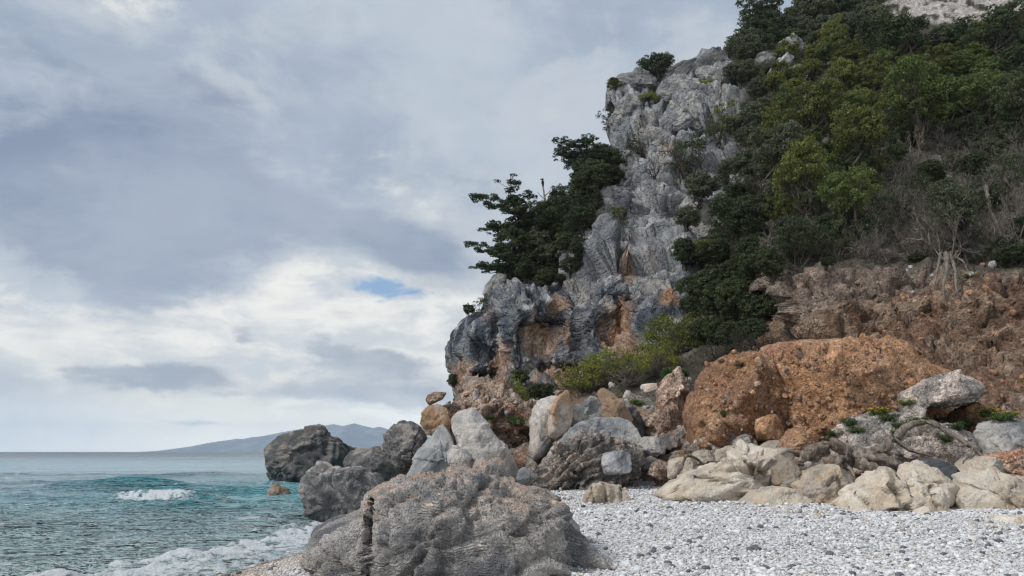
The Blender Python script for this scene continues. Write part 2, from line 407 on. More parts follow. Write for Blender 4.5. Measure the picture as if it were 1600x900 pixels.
# ------------------------------------------------------------------ cliff and hillside: one surface of control points
CT = np.array([
 (700,600,58),(760,600,53),(830,600,50),(900,600,49),(1000,575,44),(700,500,60),(760,460,61),(830,430,61),(900,430,58),(1000,430,54),(1070,420,51),
 (800,520,54),(900,520,52),(980,500,51),(950,300,66),(1050,300,62),(1100,350,57),(950,210,71),(900,350,66),(850,400,64),(1050,200,69),(1000,130,76),(1100,100,82),(1200,60,90),(1250,20,97),
 (1060,500,46),(1100,560,39),(1150,560,36),(1180,500,38),(1300,480,35),(1400,480,34),(1500,500,32),(1600,520,31),(1740,540,30),
 (1200,400,40),(1400,415,36),(1600,410,34),(1200,300,50),(1400,300,46),(1600,300,44),(1740,300,43),(1200,200,62),(1400,200,58),(1600,200,55),
 (1200,120,78),(1400,100,75),(1600,100,70),(1740,100,68),(1400,35,88),(1600,30,84),(1400,-70,92),(1600,-70,88),(1740,-70,86),(1280,-70,105),(1250,-30,102),
 (720,650,39),(830,650,35),(1000,650,32),(1100,650,31),(1300,650,29),(1500,640,27),(1600,640,25.5),(1740,640,24),
 (640,740,34),(720,740,30),(900,755,27.5),(1000,740,27),(1100,720,26),(1300,730,23),(1500,730,21.5),(1600,730,20.5),(1740,740,20),
 (2600,300,40),(2600,-70,84),(2600,540,27),(2600,640,21),(2600,800,15),(2600,100,64),(640,800,33),(900,800,26),(1100,790,24),(1300,800,21.5),(1500,800,19.5),(1740,800,17.5)], float)
def tps_fit(c):
    xy = c[:, :2] / 400; d = np.linalg.norm(xy[:, None] - xy[None], axis=2)
    K = np.where(d > 0, d * d * np.log(d + 1e-12), 0) + np.eye(len(c)) * .002
    A = np.block([[K, np.c_[np.ones(len(c)), xy]], [np.r_[np.ones((1, len(c))), xy.T], np.zeros((3, 3))]])
    return xy, np.linalg.solve(A, np.r_[np.log(c[:, 2]), 0, 0, 0])
_xy, _w = tps_fit(CT)
def depth_at(px, py):
    q = np.stack([np.ravel(px), np.ravel(py)], 1) / 400; out = np.zeros(len(q))
    for i in range(len(_xy)):
        d2 = ((q - _xy[i]) ** 2).sum(1); out += _w[i] * .5 * d2 * np.log(d2 + 1e-12)
    out += _w[-3] + _w[-2] * q[:, 0] + _w[-1] * q[:, 1]
    return np.exp(out).reshape(np.shape(px))
EDGE = np.array([(-90,1300),(-30,1262),(10,1238),(40,1200),(60,1162),(78,1130),(85,1098),(105,1062),(112,1035),(118,1000),(130,960),(150,950),(190,947),(225,947),(250,942),
 (268,925),(290,902),(315,876),(335,850),(355,828),(380,806),(405,790),(434,774),(448,764),(488,757),(500,732),(520,708),(545,700),(575,702),(615,713),(650,705),(700,680),(740,650),(810,630)], float)
PY0, DPY, NR, NCs, XR, NB, EXN = -84.0, 2.6, 342, 520, 2600.0, 16, 1.35
def edge_at(py): return np.interp(py, EDGE[:, 0], EDGE[:, 1])
def g2(px, py, cx, cy, rx, ry, p=1):
    return np.exp(-(((px - cx) / rx) ** 2 + ((py - cy) / ry) ** 2) ** p)
def build_cliff():
    pys = PY0 + DPY * np.arange(NR)
    e = edge_at(pys)
    s = np.linspace(0, 1, NCs) ** EXN
    px = e[:, None] + s[None] * (XR - e[:, None]); py = np.repeat(pys[:, None], NCs, 1)
    Yd = depth_at(px, py)
    # rounding towards the outline
    q = np.clip((px - e[:, None]) / 34, 0, 1); Yd = Yd + 3.2 * (1 - np.sqrt(1 - (1 - q) ** 2 * .98))
    # caves, alcoves and overhangs (metres pushed in / pulled out)
    for cx, cy, rx, ry, d, p in [(762,592,26,14,3.5,2),(715,580,8,40,1.2,1),(880,590,75,22,3.0,2),(975,500,32,55,2.4,1.5),(905,540,10,60,1.0,1),(868,480,9,60,1.3,1),
            (930,520,22,70,-1.5,1.5),(800,470,30,40,-1.5,1.5),(845,540,26,40,1.4,1.5),(776,540,12,60,1.3,1),(1025,470,24,60,-1.4,1.5),(1030,320,60,18,-1.2,1),
            (1190,500,40,40,2.5,2),(1120,530,60,25,2.0,2),(1480,515,190,40,.5,1.5),(1400,440,140,36,-.4,1),(990,330,12,60,1.3,1),(955,420,20,50,-1,1.5),
            (1500,290,110,14,2,2),(1060,250,20,50,1.2,1),(740,550,16,60,-.8,1)]:
        Yd = Yd + d * g2(px, py, cx, cy, rx, ry, p)
    Pw = P(px, py, Yd)
    # relief along the surface normal
    du = np.gradient(Pw, axis=1); dv = np.gradient(Pw, axis=0); N = np.cross(du, dv); N /= np.linalg.norm(N, axis=2)[..., None] + 1e-9
    sgn = np.sign((N * np.array([0, -1, .2])).sum(2)); N *= np.where(sgn == 0, 1, sgn)[..., None]
    p = Pw.reshape(-1, 3)
    rl = np.interp(px, (690, 720, 800, 880, 950, 1000, 1050, 1090, 1130, 1175), (660, 640, 612, 604, 590, 560, 520, 440, 330, 250))
    rock = ((1 - sst(px, 1120, 1185)) * (1 - sst(py - rl + perlin(p * .4, 99).reshape(NR, NCs) * 22, -8, 8))).ravel()
    bank = sst(py.ravel(), 400, 430) * sst(px.ravel(), 1120, 1180)
    ps = p * np.array([1, 1, .42])
    big = fbm(ps * .16, 3, 1) * 1.3
    wp = np.stack([fbm(p * .35, 3, k + 5) for k in range(3)], 1)
    k1, f1 = facet_field(p * np.array([.24, .24, .15]) + wp * .18, 3, 1.3); k2, f2 = facet_field(p * np.array([.62, .62, .42]) + wp * .25, 9, 1.2); k3, f3 = facet_field(p * np.array([1.5, 1.5, 1.1]) + wp * .4, 15, 1.1)
    blocks = f1 * 1.5 - .55 * (1 - sst(k1, 0, .07)); blocks2 = f2 * .55 - .28 * (1 - sst(k2, 0, .09)) + f3 * .16 - .08 * (1 - sst(k3, 0, .12))
    flut = ridged(p * np.array([.9, .9, .13]), 3, 21) * .22
    fine = ridged(p * np.array([1.6, 1.6, 1.0]), 3, 31) * .10 + fbm(p * 3, 2, 41) * .08
    lower = sst(py.ravel(), 380, 470)
    drape = ridged(p * np.array([.42, .42, .07]) + fbm(p * .2, 2, 6)[:, None] * .5, 3, 23) * .38
    d_rock = big * .8 + blocks * (1 - .72 * lower) + blocks2 * (1 - .3 * lower) + (flut * 1.2 + drape) * (.1 + .9 * lower) + fine * .8
    d_soil = fbm(p * .3, 3, 51) * .5 + fbm(p * 1.2, 3, 55) * .18
    lay = ridged(p * np.array([.35, .35, 2.2]) + fbm(p * .4, 2, 3)[:, None] * .5, 3, 61)
    d_bank = fbm(p * .45, 3, 71) * .5 + lay * .10 + f2 * .5 + f3 * .3 + fine * .8
    d = d_rock * rock + (1 - rock) * (d_bank * bank + d_soil * (1 - bank))
    near = np.clip(p[:, 1] / 55, .3, 1.3); d = d * np.where(rock > .5, near, 1)
    Q = Pw + N * ((d.reshape(NR, NCs) - .2) * (.3 + .7 * q))[..., None]
    # colours
    fpx, fpy = px.ravel(), py.ravel()
    n1 = fbm(p * .25, 4, 81); n2 = fbm(ps * .9, 4, 85); st = fbm(p * np.array([1.1, 1.1, .09]), 4, 91); st2 = fbm(p * np.array([2.6, 2.6, .16]), 3, 95)
    c = np.tile(np.array([.28, .29, .305]), (len(p), 1))
    c = mixc(c, (.53, .53, .53), sst(n2 + n1 * .5, -.05, .45) * .8)
    c = mixc(c, (.20, .215, .235), sst(-n2 - n1 * .5, .1, .6) * .8)
    c = mixc(c, (.40, .35, .29), sst(n1 - n2 * .4, .25, .6) * .5)
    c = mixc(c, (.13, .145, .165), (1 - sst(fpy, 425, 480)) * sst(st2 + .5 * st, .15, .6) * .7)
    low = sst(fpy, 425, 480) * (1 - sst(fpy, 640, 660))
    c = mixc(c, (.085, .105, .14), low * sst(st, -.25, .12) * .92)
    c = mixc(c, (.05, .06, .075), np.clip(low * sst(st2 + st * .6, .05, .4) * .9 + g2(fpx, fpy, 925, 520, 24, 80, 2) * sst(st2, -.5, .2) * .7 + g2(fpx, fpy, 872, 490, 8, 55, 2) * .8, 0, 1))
    org = np.zeros(len(p))
    for cx, cy, rx, ry, a in [(845,530,30,38,.95),(975,515,34,60,1.1),(888,520,6,34,1.),(980,415,16,34,.8),(1048,472,16,16,1.2),(905,592,90,26,1.1),(780,575,24,30,.9),(723,590,28,42,.75),
                (792,560,10,40,.8),(770,500,10,34,.5),(1000,560,26,30,.9),(950,540,14,26,.8),(1040,255,14,12,.5),(1020,400,10,30,.45),(870,470,14,14,.7),(740,500,60,6,.3),(755,470,8,30,.5)]:
        org = np.maximum(org, a * g2(fpx, fpy, cx, cy, rx, ry, 1.5))
    org = np.clip(org * 1.15 * sst(st2 * .7 + n2 * .6 + org * 1.3, .25, .8), 0, 1)
    oc = mixc(np.tile(np.array([.36, .215, .135]), (len(p), 1)), (.55, .40, .29), sst(n2, 0, .5)); oc = mixc(oc, (.17, .13, .11), sst(st2, .1, .6) * .6)
    c = c * (1 - org[:, None]) + oc * org[:, None]
    # soil of the wooded slope
    soil = np.tile(np.array([.045, .04, .028]), (len(p), 1)); soil = mixc(soil, (.15, .14, .12), sst(n2 + n1, .3, .7) * .7)
    bk = np.tile(np.array([.155, .098, .066]), (len(p), 1))
    bk = mixc(bk, (.10, .058, .038), sst(n1 + .3 * n2, -.1, .4) * .8); bk = mixc(bk, (.27, .205, .15), sst(n2 + .25 * lay, .15, .6) * .7)
    top = (1 - sst(fpy - np.interp(fpx, (1150, 1250, 1400, 1480, 1600), (480, 500, 455, 430, 425)), -8, 14)) 
    bk = bk * (1 - top[:, None]) + mixc(np.tile(np.array([.24, .195, .16]), (len(p), 1)), (.17, .135, .11), sst(n2 + .4 * lay, -.1, .4)) * top[:, None]
    out = g2(fpx, fpy, 1500, 5, 130, 34, 3) + g2(fpx, fpy, 1235, 95, 46, 36, 3) + g2(fpx, fpy, 1500, 262, 60, 30, 3) * .6
    soil = mixc(soil, (.40, .38, .36), np.clip(out, 0, 1) * sst(n2 + .6, .1, .6))
    rb = sst(fpy, 600, 640); rub = mixc(np.tile(np.array([.24, .16, .11]), (len(p), 1)), (.30, .27, .24), sst(n2, -.1, .4))
    hc = soil * (1 - bank[:, None]) + bk * bank[:, None]
    hc = hc * (1 - rb[:, None]) + rub * rb[:, None]
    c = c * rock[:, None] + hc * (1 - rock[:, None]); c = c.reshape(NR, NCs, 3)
    # the far side of the headland: columns that wrap round behind the outline
    t = np.linspace(0, 1, NB + 1)[1:] ** 1.6
    W = 9.0; D = 16.0
    edgeP = Q[:, 0]
    back = edgeP[:, None] + np.stack([W * t ** 1.6, D * t, 0 * t], -1)[None]
    bn = fbm(back.reshape(-1, 3) * .3, 3, 5).reshape(NR, NB)[..., None] * np.array([1.2, .6, 0]) * t[None, :, None]
    back = back + np.abs(bn)
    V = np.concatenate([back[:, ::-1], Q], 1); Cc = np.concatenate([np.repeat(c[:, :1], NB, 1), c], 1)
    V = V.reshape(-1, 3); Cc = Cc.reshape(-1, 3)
    faces = grid_faces(NR, NCs + NB)
    Cr = np.concatenate([np.ones((NR, NB)), (rock.reshape(NR, NCs) > .5)], 1).ravel()
    isr = Cr[faces].mean(1) > .5
    for nm, sel, mt in (('cliff', isr, 'cliff'), ('hillside', ~isr, 'hill')):
        fs = faces[sel]; u, inv = np.unique(fs.ravel(), return_inverse=True)
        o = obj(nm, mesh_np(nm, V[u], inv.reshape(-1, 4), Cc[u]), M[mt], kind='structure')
        o['label'] = {'cliff': 'grey limestone cliff streaked blue-black and orange above the boulders', 'hillside': 'steep scrub-covered hillside with a red earth bank at its foot'}[nm]
    return Q
QS = build_cliff()
def surf(px, py):
    """world point of the hillside or cliff seen at that pixel"""
    r = (py - PY0) / DPY; e = float(edge_at(py)); s = max(0., (px - e) / (XR - e)) ** (1 / EXN)
    i = int(np.clip(r, 0, NR - 1)); j = int(np.clip(s * (NCs - 1), 0, NCs - 1))
    return QS[i, j].copy()

# ------------------------------------------------------------------ beach, sea bed
def shore_x(Y): return np.interp(Y, (0, 8, 12, 15.4, 19.6, 24, 30, 60), (-7.4, -6.9, -6.2, -5.5, -5.0, -4.6, -4.4, -4.0))
def beach_z(x, Y):
    zb = np.interp(Y, (-10, 8, 12, 16, 20, 26, 32, 60), (.35, .40, .52, .82, .95, 1.10, 1.7, 3.0)) + .018 * np.clip(x, -2, 12)
    r = .20 * (x - shore_x(Y)); k = .25
    h = np.clip(.5 + .5 * (r - zb) / k, 0, 1)
    return r * (1 - h) + zb * h - k * h * (1 - h) * 1.0
def build_beach():
    xs = np.linspace(-16, 40, 281); ys = np.linspace(-10, 60, 351)
    X, Yg = np.meshgrid(xs, ys); p = np.stack([X, Yg, 0 * X], -1).reshape(-1, 3)
    z = beach_z(p[:, 0], p[:, 1]) + fbm(p * .5, 3, 7) * .05 + fbm(p * 2, 2, 8) * .012; z = np.maximum(z, -2.5)
    p[:, 2] = z
    c = mixc(np.tile(np.array([.42, .41, .40]), (len(p), 1)), (.24, .19, .15), 1 - sst(p[:, 0] - shore_x(p[:, 1]), .8, 2.6))
    c = c * (1 - .5 * (1 - sst(p[:, 0] - shore_x(p[:, 1]) + fbm(p * .8, 2, 4) * .3, .3, 1.0)))[:, None]
    o = obj('beach', mesh_np('beach', p, grid_faces(351, 281), c), None, kind='structure')
    o['label'] = 'pale pebble beach sloping down to the water'
    m, n, b, pos = mat('beach_gravel', .85)
    at = n.new('ShaderNodeAttribute', attribute_name='Col').outputs['Color']
    vc = n.voro(pos, 34, 'F1', 'Color'); vd = n.voro(pos, 34, 'F1')
    sp = n.new('ShaderNodeSeparateXYZ'); n.l.new(vc, sp.inputs[0])
    col = n.mix(n.ss(sp.outputs[0], 0, 1), n.mix(1, at, (.75, .74, .73), 'MULTIPLY'), n.mix(1, at, (1.9, 1.9, 1.95), 'MULTIPLY'))
    col = n.mix(n.ss(sp.outputs[1], .86, .9), col, (.12, .12, .125))
    n.l.new(col, b.inputs['Base Color']); n.l.new(n.bump(n.ss(vd, .5, .1), .02), b.inputs['Normal'])
    o.data.materials.append(m)
build_beach()

# ------------------------------------------------------------------ sea
def build_sea():
    step = .78
    n = int((1 / 7. - 1 / 60000.) * F * EYE / step); inv = 1 / 7. - np.arange(n + 1) * step / (F * EYE); inv[-1] = 1 / 60000.
    inv = inv[inv > 1 / 61000.]; Yr = 1 / inv
    sx = np.concatenate([np.linspace(-4, -.9, 20)[:-1], np.arange(-.9, .02, 2.6 / F), np.linspace(.02, 4, 26)])
    Yg, Sg = np.meshgrid(Yr, sx, indexing='ij'); X = Yg * Sg
    p = np.stack([X.ravel(), Yg.ravel(), 0 * X.ravel()], -1)
    x, y = p[:, 0], p[:, 1]
    dY = y * y * step / (F * EYE)
    def lod(lam): return sst(lam / (dY + 1e-6), 2.2, 6)
    wx = x + fbm(p * .06, 2, 3) * 3
    ph = p.copy(); ph[:, 2] = 2.
    h = .36 * fbm(np.stack([wx * .045, (y + .25 * x) * .11, x * 0 + 2], 1), 2, 11) * lod(8)
    r1 = (1 - np.abs(perlin(np.stack([wx * .16, (y + .3 * x) * .42, x * 0 + 5], 1), 13)) * 2)
    h += .15 * r1 * np.abs(r1) * lod(2.6)
    r2 = (1 - np.abs(perlin(np.stack([wx * .5 + 9, (y - .2 * x) * 1.15, x * 0 + 7], 1), 17)) * 2)
    h += .065 * r2 * np.abs(r2) * lod(1.0)
    r3 = (1 - np.abs(perlin(np.stack([wx * 1.5, (y + .1 * x) * 3.0, x * 0 + 9], 1), 19)) * 2)
    h += .016 * r3 * lod(.4)
    far = 1 + sst(y, 40, 120) * .8; h *= far * 1.15
    # the swell rising near the rocks and the small breaker in front of it
    sw = P(np.array([185, 235, 300, 360, 440]), 762, 50.)[:, 0]
    crest = 47 + .06 * (x + 18) + fbm(p * .15, 2, 33) * .8
    a = np.exp(-((x + 23.) / 4.5) ** 2) * .75 + np.exp(-((x + 13.) / 6.) ** 2) * .45 + .12
    d = y - crest; h += a * np.where(d > 0, np.exp(-(d / 2.6) ** 2), np.exp(-(d / 1.1) ** 2))
    crest2 = 33.6 + .1 * (x + 15) + fbm(p * .5, 2, 37) * .35
    a2 = np.exp(-((x + 15.) / 2.4) ** 4) * .52; d2 = y - crest2
    h += a2 * np.where(d2 > 0, np.exp(-(d2 / 1.3) ** 2), np.exp(-(d2 / .45) ** 2))
    for yc, xc, wd, am in ((27, -12, 5, .22), (24.5, -17, 5, .16), (20.5, -10.5, 4, .15), (38, -9, 4, .22), (58, -32, 8, .35), (64, -12, 9, .35), (75, -40, 12, .4)):
        d3 = y - yc - .1 * (x - xc) - fbm(p * .3, 2, 41) * .7; h += am * np.exp(-((x - xc) / wd) ** 2) * np.where(d3 > 0, np.exp(-(d3 / (.05 * yc)) ** 2), np.exp(-(d3 / (.02 * yc)) ** 2))
    # shore wash
    ds = shore_x(y) - x                     # metres seaward of the shoreline
    outer = np.interp(y, (12, 15.2, 19, 24, 30), (4.2, 3.3, 1.9, 1.35, .8)) + fbm(p * .7, 3, 51) * .8
    foam_sheen = sst(outer - ds, -.25, .5) * (ds > -3) * (y < 34)
    lace = fbm(p * np.array([1.6, 2.6, 1]), 4, 55)
    foam_sheen *= (1 - .3 * sst(outer - ds, .5, 1.6)) * np.clip(.72 + .9 * sst(lace, -.35, .2) - .5 * sst(ds, -.1, .8) * (1 - sst(ds, 1.0, outer)) * sst(-lace, 0, .4), 0, 1)
    h += foam_sheen * (.05 + .05 * fbm(p * 3, 3, 57) + .10 * np.exp(-((ds - outer * .8) / .35) ** 2))
    sandy = np.exp(-((x + 15.2) / 1.9) ** 4) * sst(-d2, -.45, .0) * (1 - sst(-d2 + fbm(p * 1.2, 2, 62) * .5, .2, 1.1)) * sst(fbm(p * 2.2, 3, 61), -1.2, -.1)
    foam_sheen = np.maximum(foam_sheen, .62 * np.exp(-((x + 15.) / 4.2) ** 2) * sst(-d2, -2.2, -.3) * (1 - sst(-d2, .2, .6)) * sst(lace, -.35, .25)); foam_sheen = np.maximum(foam_sheen, sandy); h += sandy * (.03 + np.abs(fbm(p * 3, 3, 63)) * .06)
    caps = 1.3 * sst(fbm(np.stack([wx * .3, y * .8, x * 0], 1), 3, 71), .78, .95) * (h > .06) * (y > 16) * (y < 90) * .5
    near_rock = np.exp(-(((x + 16.5) / 6) ** 2 + ((y - 60) / 3) ** 2)) * sst(lace, -.1, .3) * .8
    near_rock = np.maximum(near_rock, np.exp(-(((x + 12.4) / 1.3) ** 2 + ((y - 41.6) / 1.1) ** 2)) * sst(lace, -.2, .3))
    sheen_streak = sst(ridged(np.stack([wx * .35, y * .75, x * 0 + 3], 1), 3, 77), 1.12, 1.6) * (1 - sst(y, 70, 120)) * .6  # pale streaks painted like foam stand in for sky reflected on wavelets
    foam_sheen = np.maximum(np.maximum(foam_sheen, caps), np.maximum(near_rock, sheen_streak))
    h *= 1 - .85 * sst(-ds, -.5, .5) * (y < 34)
    p[:, 2] = h - .02
    c = np.tile(np.array([.23, .375, .435]), (len(p), 1))
    c = mixc(c, (.38, .49, .48), (1 - sst(y, 17, 36)))                    # shallow, sandy green
    turq = np.exp(-((x + 12) / 9) ** 2) * sst(y, 26, 38) * (1 - sst(y, 60, 90)); c = mixc(c, (.13, .42, .46), turq * .8)
    crestt = sst(h, .25, .7) * (y < 70); c = mixc(c, (.05, .30, .34), crestt * .8)
    c = mixc(c, (.18, .24, .28), sst(y, 90, 350)); c = mixc(c, (.145, .155, .175), sst(y, 300, 1500))
    pt = fbm(np.stack([x * .02, y * .01, x * 0], 1), 3, 79); c *= (1 + .25 * pt)[:, None]
    o = obj('sea', mesh_np('sea', p, grid_faces(len(Yr), len(sx)), c, {'foam_sheen': foam_sheen}), None, kind='structure')
    o['label'] = 'choppy turquoise to grey sea running to the horizon'
    m, n_, b, pos = mat('sea_water', .12, .5)
    n = n_; b.inputs['IOR'].default_value = 1.33
    at = n.new('ShaderNodeAttribute', attribute_name='Col').outputs['Color']; fo = n.new('ShaderNodeAttribute', attribute_name='foam_sheen').outputs['Fac']
    sep = n.new('ShaderNodeSeparateXYZ'); n.l.new(pos, sep.inputs[0]); dist = n.m('MAXIMUM', sep.outputs[1], 10)
    k1 = n.noise(n.scale(pos, 1.3, 2.6, 1), 1.6, 5, .6, .3)
    k2 = n.noise(n.scale(pos, .30, .75, 1), 1.0, 6, .6, .4)
    k3 = n.noise(n.scale(pos, .05, .12, 1), 1.0, 7, .65, .3)
    k4 = n.noise(n.scale(pos, .008, .02, 1), 1.0, 7, .65)
    nm = n.bump(k4, 14., .9); nm = n.bump(k3, 3.2, 1, nm); nm = n.bump(k2, .48, 1, nm); nm = n.bump(k1, .06, 1, nm)
    n.l.new(nm, b.inputs['Normal'])
    n.l.new(n.ss(dist, 30, 600, .14, .3), b.inputs['Roughness']); n.l.new(n.ss(dist, 150, 900, .5, .2), b.inputs['Specular IOR Level'])
    n.l.new(at, b.inputs['Base Color'])
    d = n.new('ShaderNodeBsdfDiffuse'); d.inputs['Color'].default_value = (.74, .77, .79, 1)
    n.l.new(n.bump(n.noise(pos, 9, 6, .7), .12), d.inputs['Normal'])
    f2 = n.ss(n.m('ADD', fo, n.m('MULTIPLY', n.m('SUBTRACT', n.noise(n.scale(pos, 1, 1.8, 1), 5.5, 7, .72, .5), .5), 2.0)), .42, .95)
    f2 = n.m('MULTIPLY', f2, n.ss(fo, .02, .2))
    mx = n.new('ShaderNodeMixShader'); n.l.new(f2, mx.inputs[0]); n.l.new(b.outputs[0], mx.inputs[1]); n.l.new(d.outputs[0], mx.inputs[2])
    n.l.new(mx.outputs[0], n.n['Material Output'].inputs['Surface'])
    o.data.materials.append(m)
build_sea()

# ------------------------------------------------------------------ mountain across the bay
MT_Y = 9000.
def build_mountain():
    prof = np.array([(270,708),(285,706),(310,701),(335,693),(355,688),(372,685),(385,687),(400,683),(430,677),(470,670),(500,665),(520,662),(535,665),(552,661),(568,665),(582,668),(592,666),(610,671),(650,679),(760,692),(900,700),(1100,707)], float)
    xp = P(prof[:, 0], 706., MT_Y)[:, 0]; zp = P(prof[:, 0], prof[:, 1], MT_Y)[:, 2]
    xs = np.linspace(xp[0], xp[-1], 420); ys = np.linspace(MT_Y - 1500, MT_Y + 1500, 46)
    X, Yg = np.meshgrid(xs, ys); t = (Yg - MT_Y) / 1500
    p = np.stack([X, Yg, 0 * X], -1).reshape(-1, 3)
    z = np.interp(X, xp, zp) * (1 - np.abs(t) ** 1.3); z = z.ravel()
    r = ridged(p / 420., 4, 5); z = z + (r - .9) * 22 * np.clip(z / 200, 0, 1) * np.clip(np.abs(t.ravel()) * 4, .12, 1) - 3
    p[:, 2] = z
    c = mixc(np.tile(np.array([.13, .16, .20]), (len(p), 1)), (.22, .24, .26), sst(fbm(p / 160., 4, 3), -.1, .4))
    o = obj('mountain', mesh_np('mountain', p, grid_faces(46, 420), c), M['far'], kind='structure')
    o['label'] = 'long blue mountain ridge across the bay, pale with haze'
build_mountain()

# ------------------------------------------------------------------ rocks
def rcol(kind, p, n, seed, tint):
    N = len(p); a = fbm(p * 1.1 + seed, 4, seed); b = fbm(p * .5 - seed, 3, seed + 9); up = np.clip(n[:, 2], 0, 1)
    T = lambda c: np.tile(np.array(c, float), (N, 1))
    if kind == 'fore':
        c = mixc(T((.40, .385, .37)), (.56, .52, .48), sst(a, -.1, .5) * .7); c = mixc(c, (.15, .15, .165), sst(-a + b, .0, .5) * .85)
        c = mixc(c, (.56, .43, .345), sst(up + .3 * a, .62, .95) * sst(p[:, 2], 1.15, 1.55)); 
        c = mixc(c, (.50, .47, .43), (1 - sst(p[:, 2], .6, 1.15)) * sst(a + .2, -.1, .5) * .7)
    elif kind == 'grey':
        c = mixc(T((.34, .345, .35)), (.52, .50, .47), sst(a, -.05, .5)); c = mixc(c, (.19, .2, .215), sst(-a - .3 * b, .15, .5) * .8)
    elif kind == 'slate':
        c = mixc(T((.20, .21, .22)), (.33, .33, .32), sst(a, -.05, .5))
    elif kind == 'pale':
        c = mixc(T((.50, .465, .43)), (.33, .32, .32), sst(a, -.15, .35) * .9); c = mixc(c, (.48, .37, .27), sst(b, .25, .6) * .5)
    elif kind == 'dark':
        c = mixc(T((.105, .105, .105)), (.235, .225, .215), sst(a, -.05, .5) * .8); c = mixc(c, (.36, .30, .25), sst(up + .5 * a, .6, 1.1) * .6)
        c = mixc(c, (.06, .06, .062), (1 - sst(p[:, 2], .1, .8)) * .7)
    elif kind == 'brown':
        c = mixc(T((.25, .185, .145)), (.42, .33, .26), sst(a, -.05, .5)); c = mixc(c, (.30, .15, .095), sst(b, .1, .5) * .8)
    elif kind == 'darkcongl':
        c = mixc(T((.20, .185, .17)), (.36, .31, .27), sst(a, -.05, .5)); c = mixc(c, (.10, .095, .09), sst(-a + .5 * b, .1, .5) * .8)
    elif kind == 'ochre':
        c = mixc(T((.36, .25, .17)), (.44, .38, .33), sst(a, -.1, .4)); c = mixc(c, (.38, .22, .12), sst(b, .1, .5) * .6)
    elif kind == 'cream':
        c = mixc(T((.54, .465, .375)), (.62, .56, .475), sst(a, -.05, .5)); c = mixc(c, (.47, .37, .27), sst(b - .3 * a, .1, .5) * .7); c = mixc(c, (.33, .31, .29), sst(-a, .35, .7) * .6)
    elif kind == 'earth':
        c = mixc(T((.33, .19, .105)), (.42, .265, .165), sst(a, -.1, .5)); c = mixc(c, (.25, .14, .095), sst(b, .0, .5) * .7)
    elif kind == 'black':
        c = T((.075, .08, .088)); c = mixc(c, (.15, .15, .155), sst(a, 0, .5))
    else:
        c = T((.4, .38, .36))
    return np.clip(c * tint, .01, .85)
ROCKMAT = dict(fore='karst', grey='smooth', slate='plainrock', pale='smooth', dark='pitted', brown='congl', darkcongl='congl_fine', ochre='plainrock', cream='cream', earth='earth', black='plainrock')
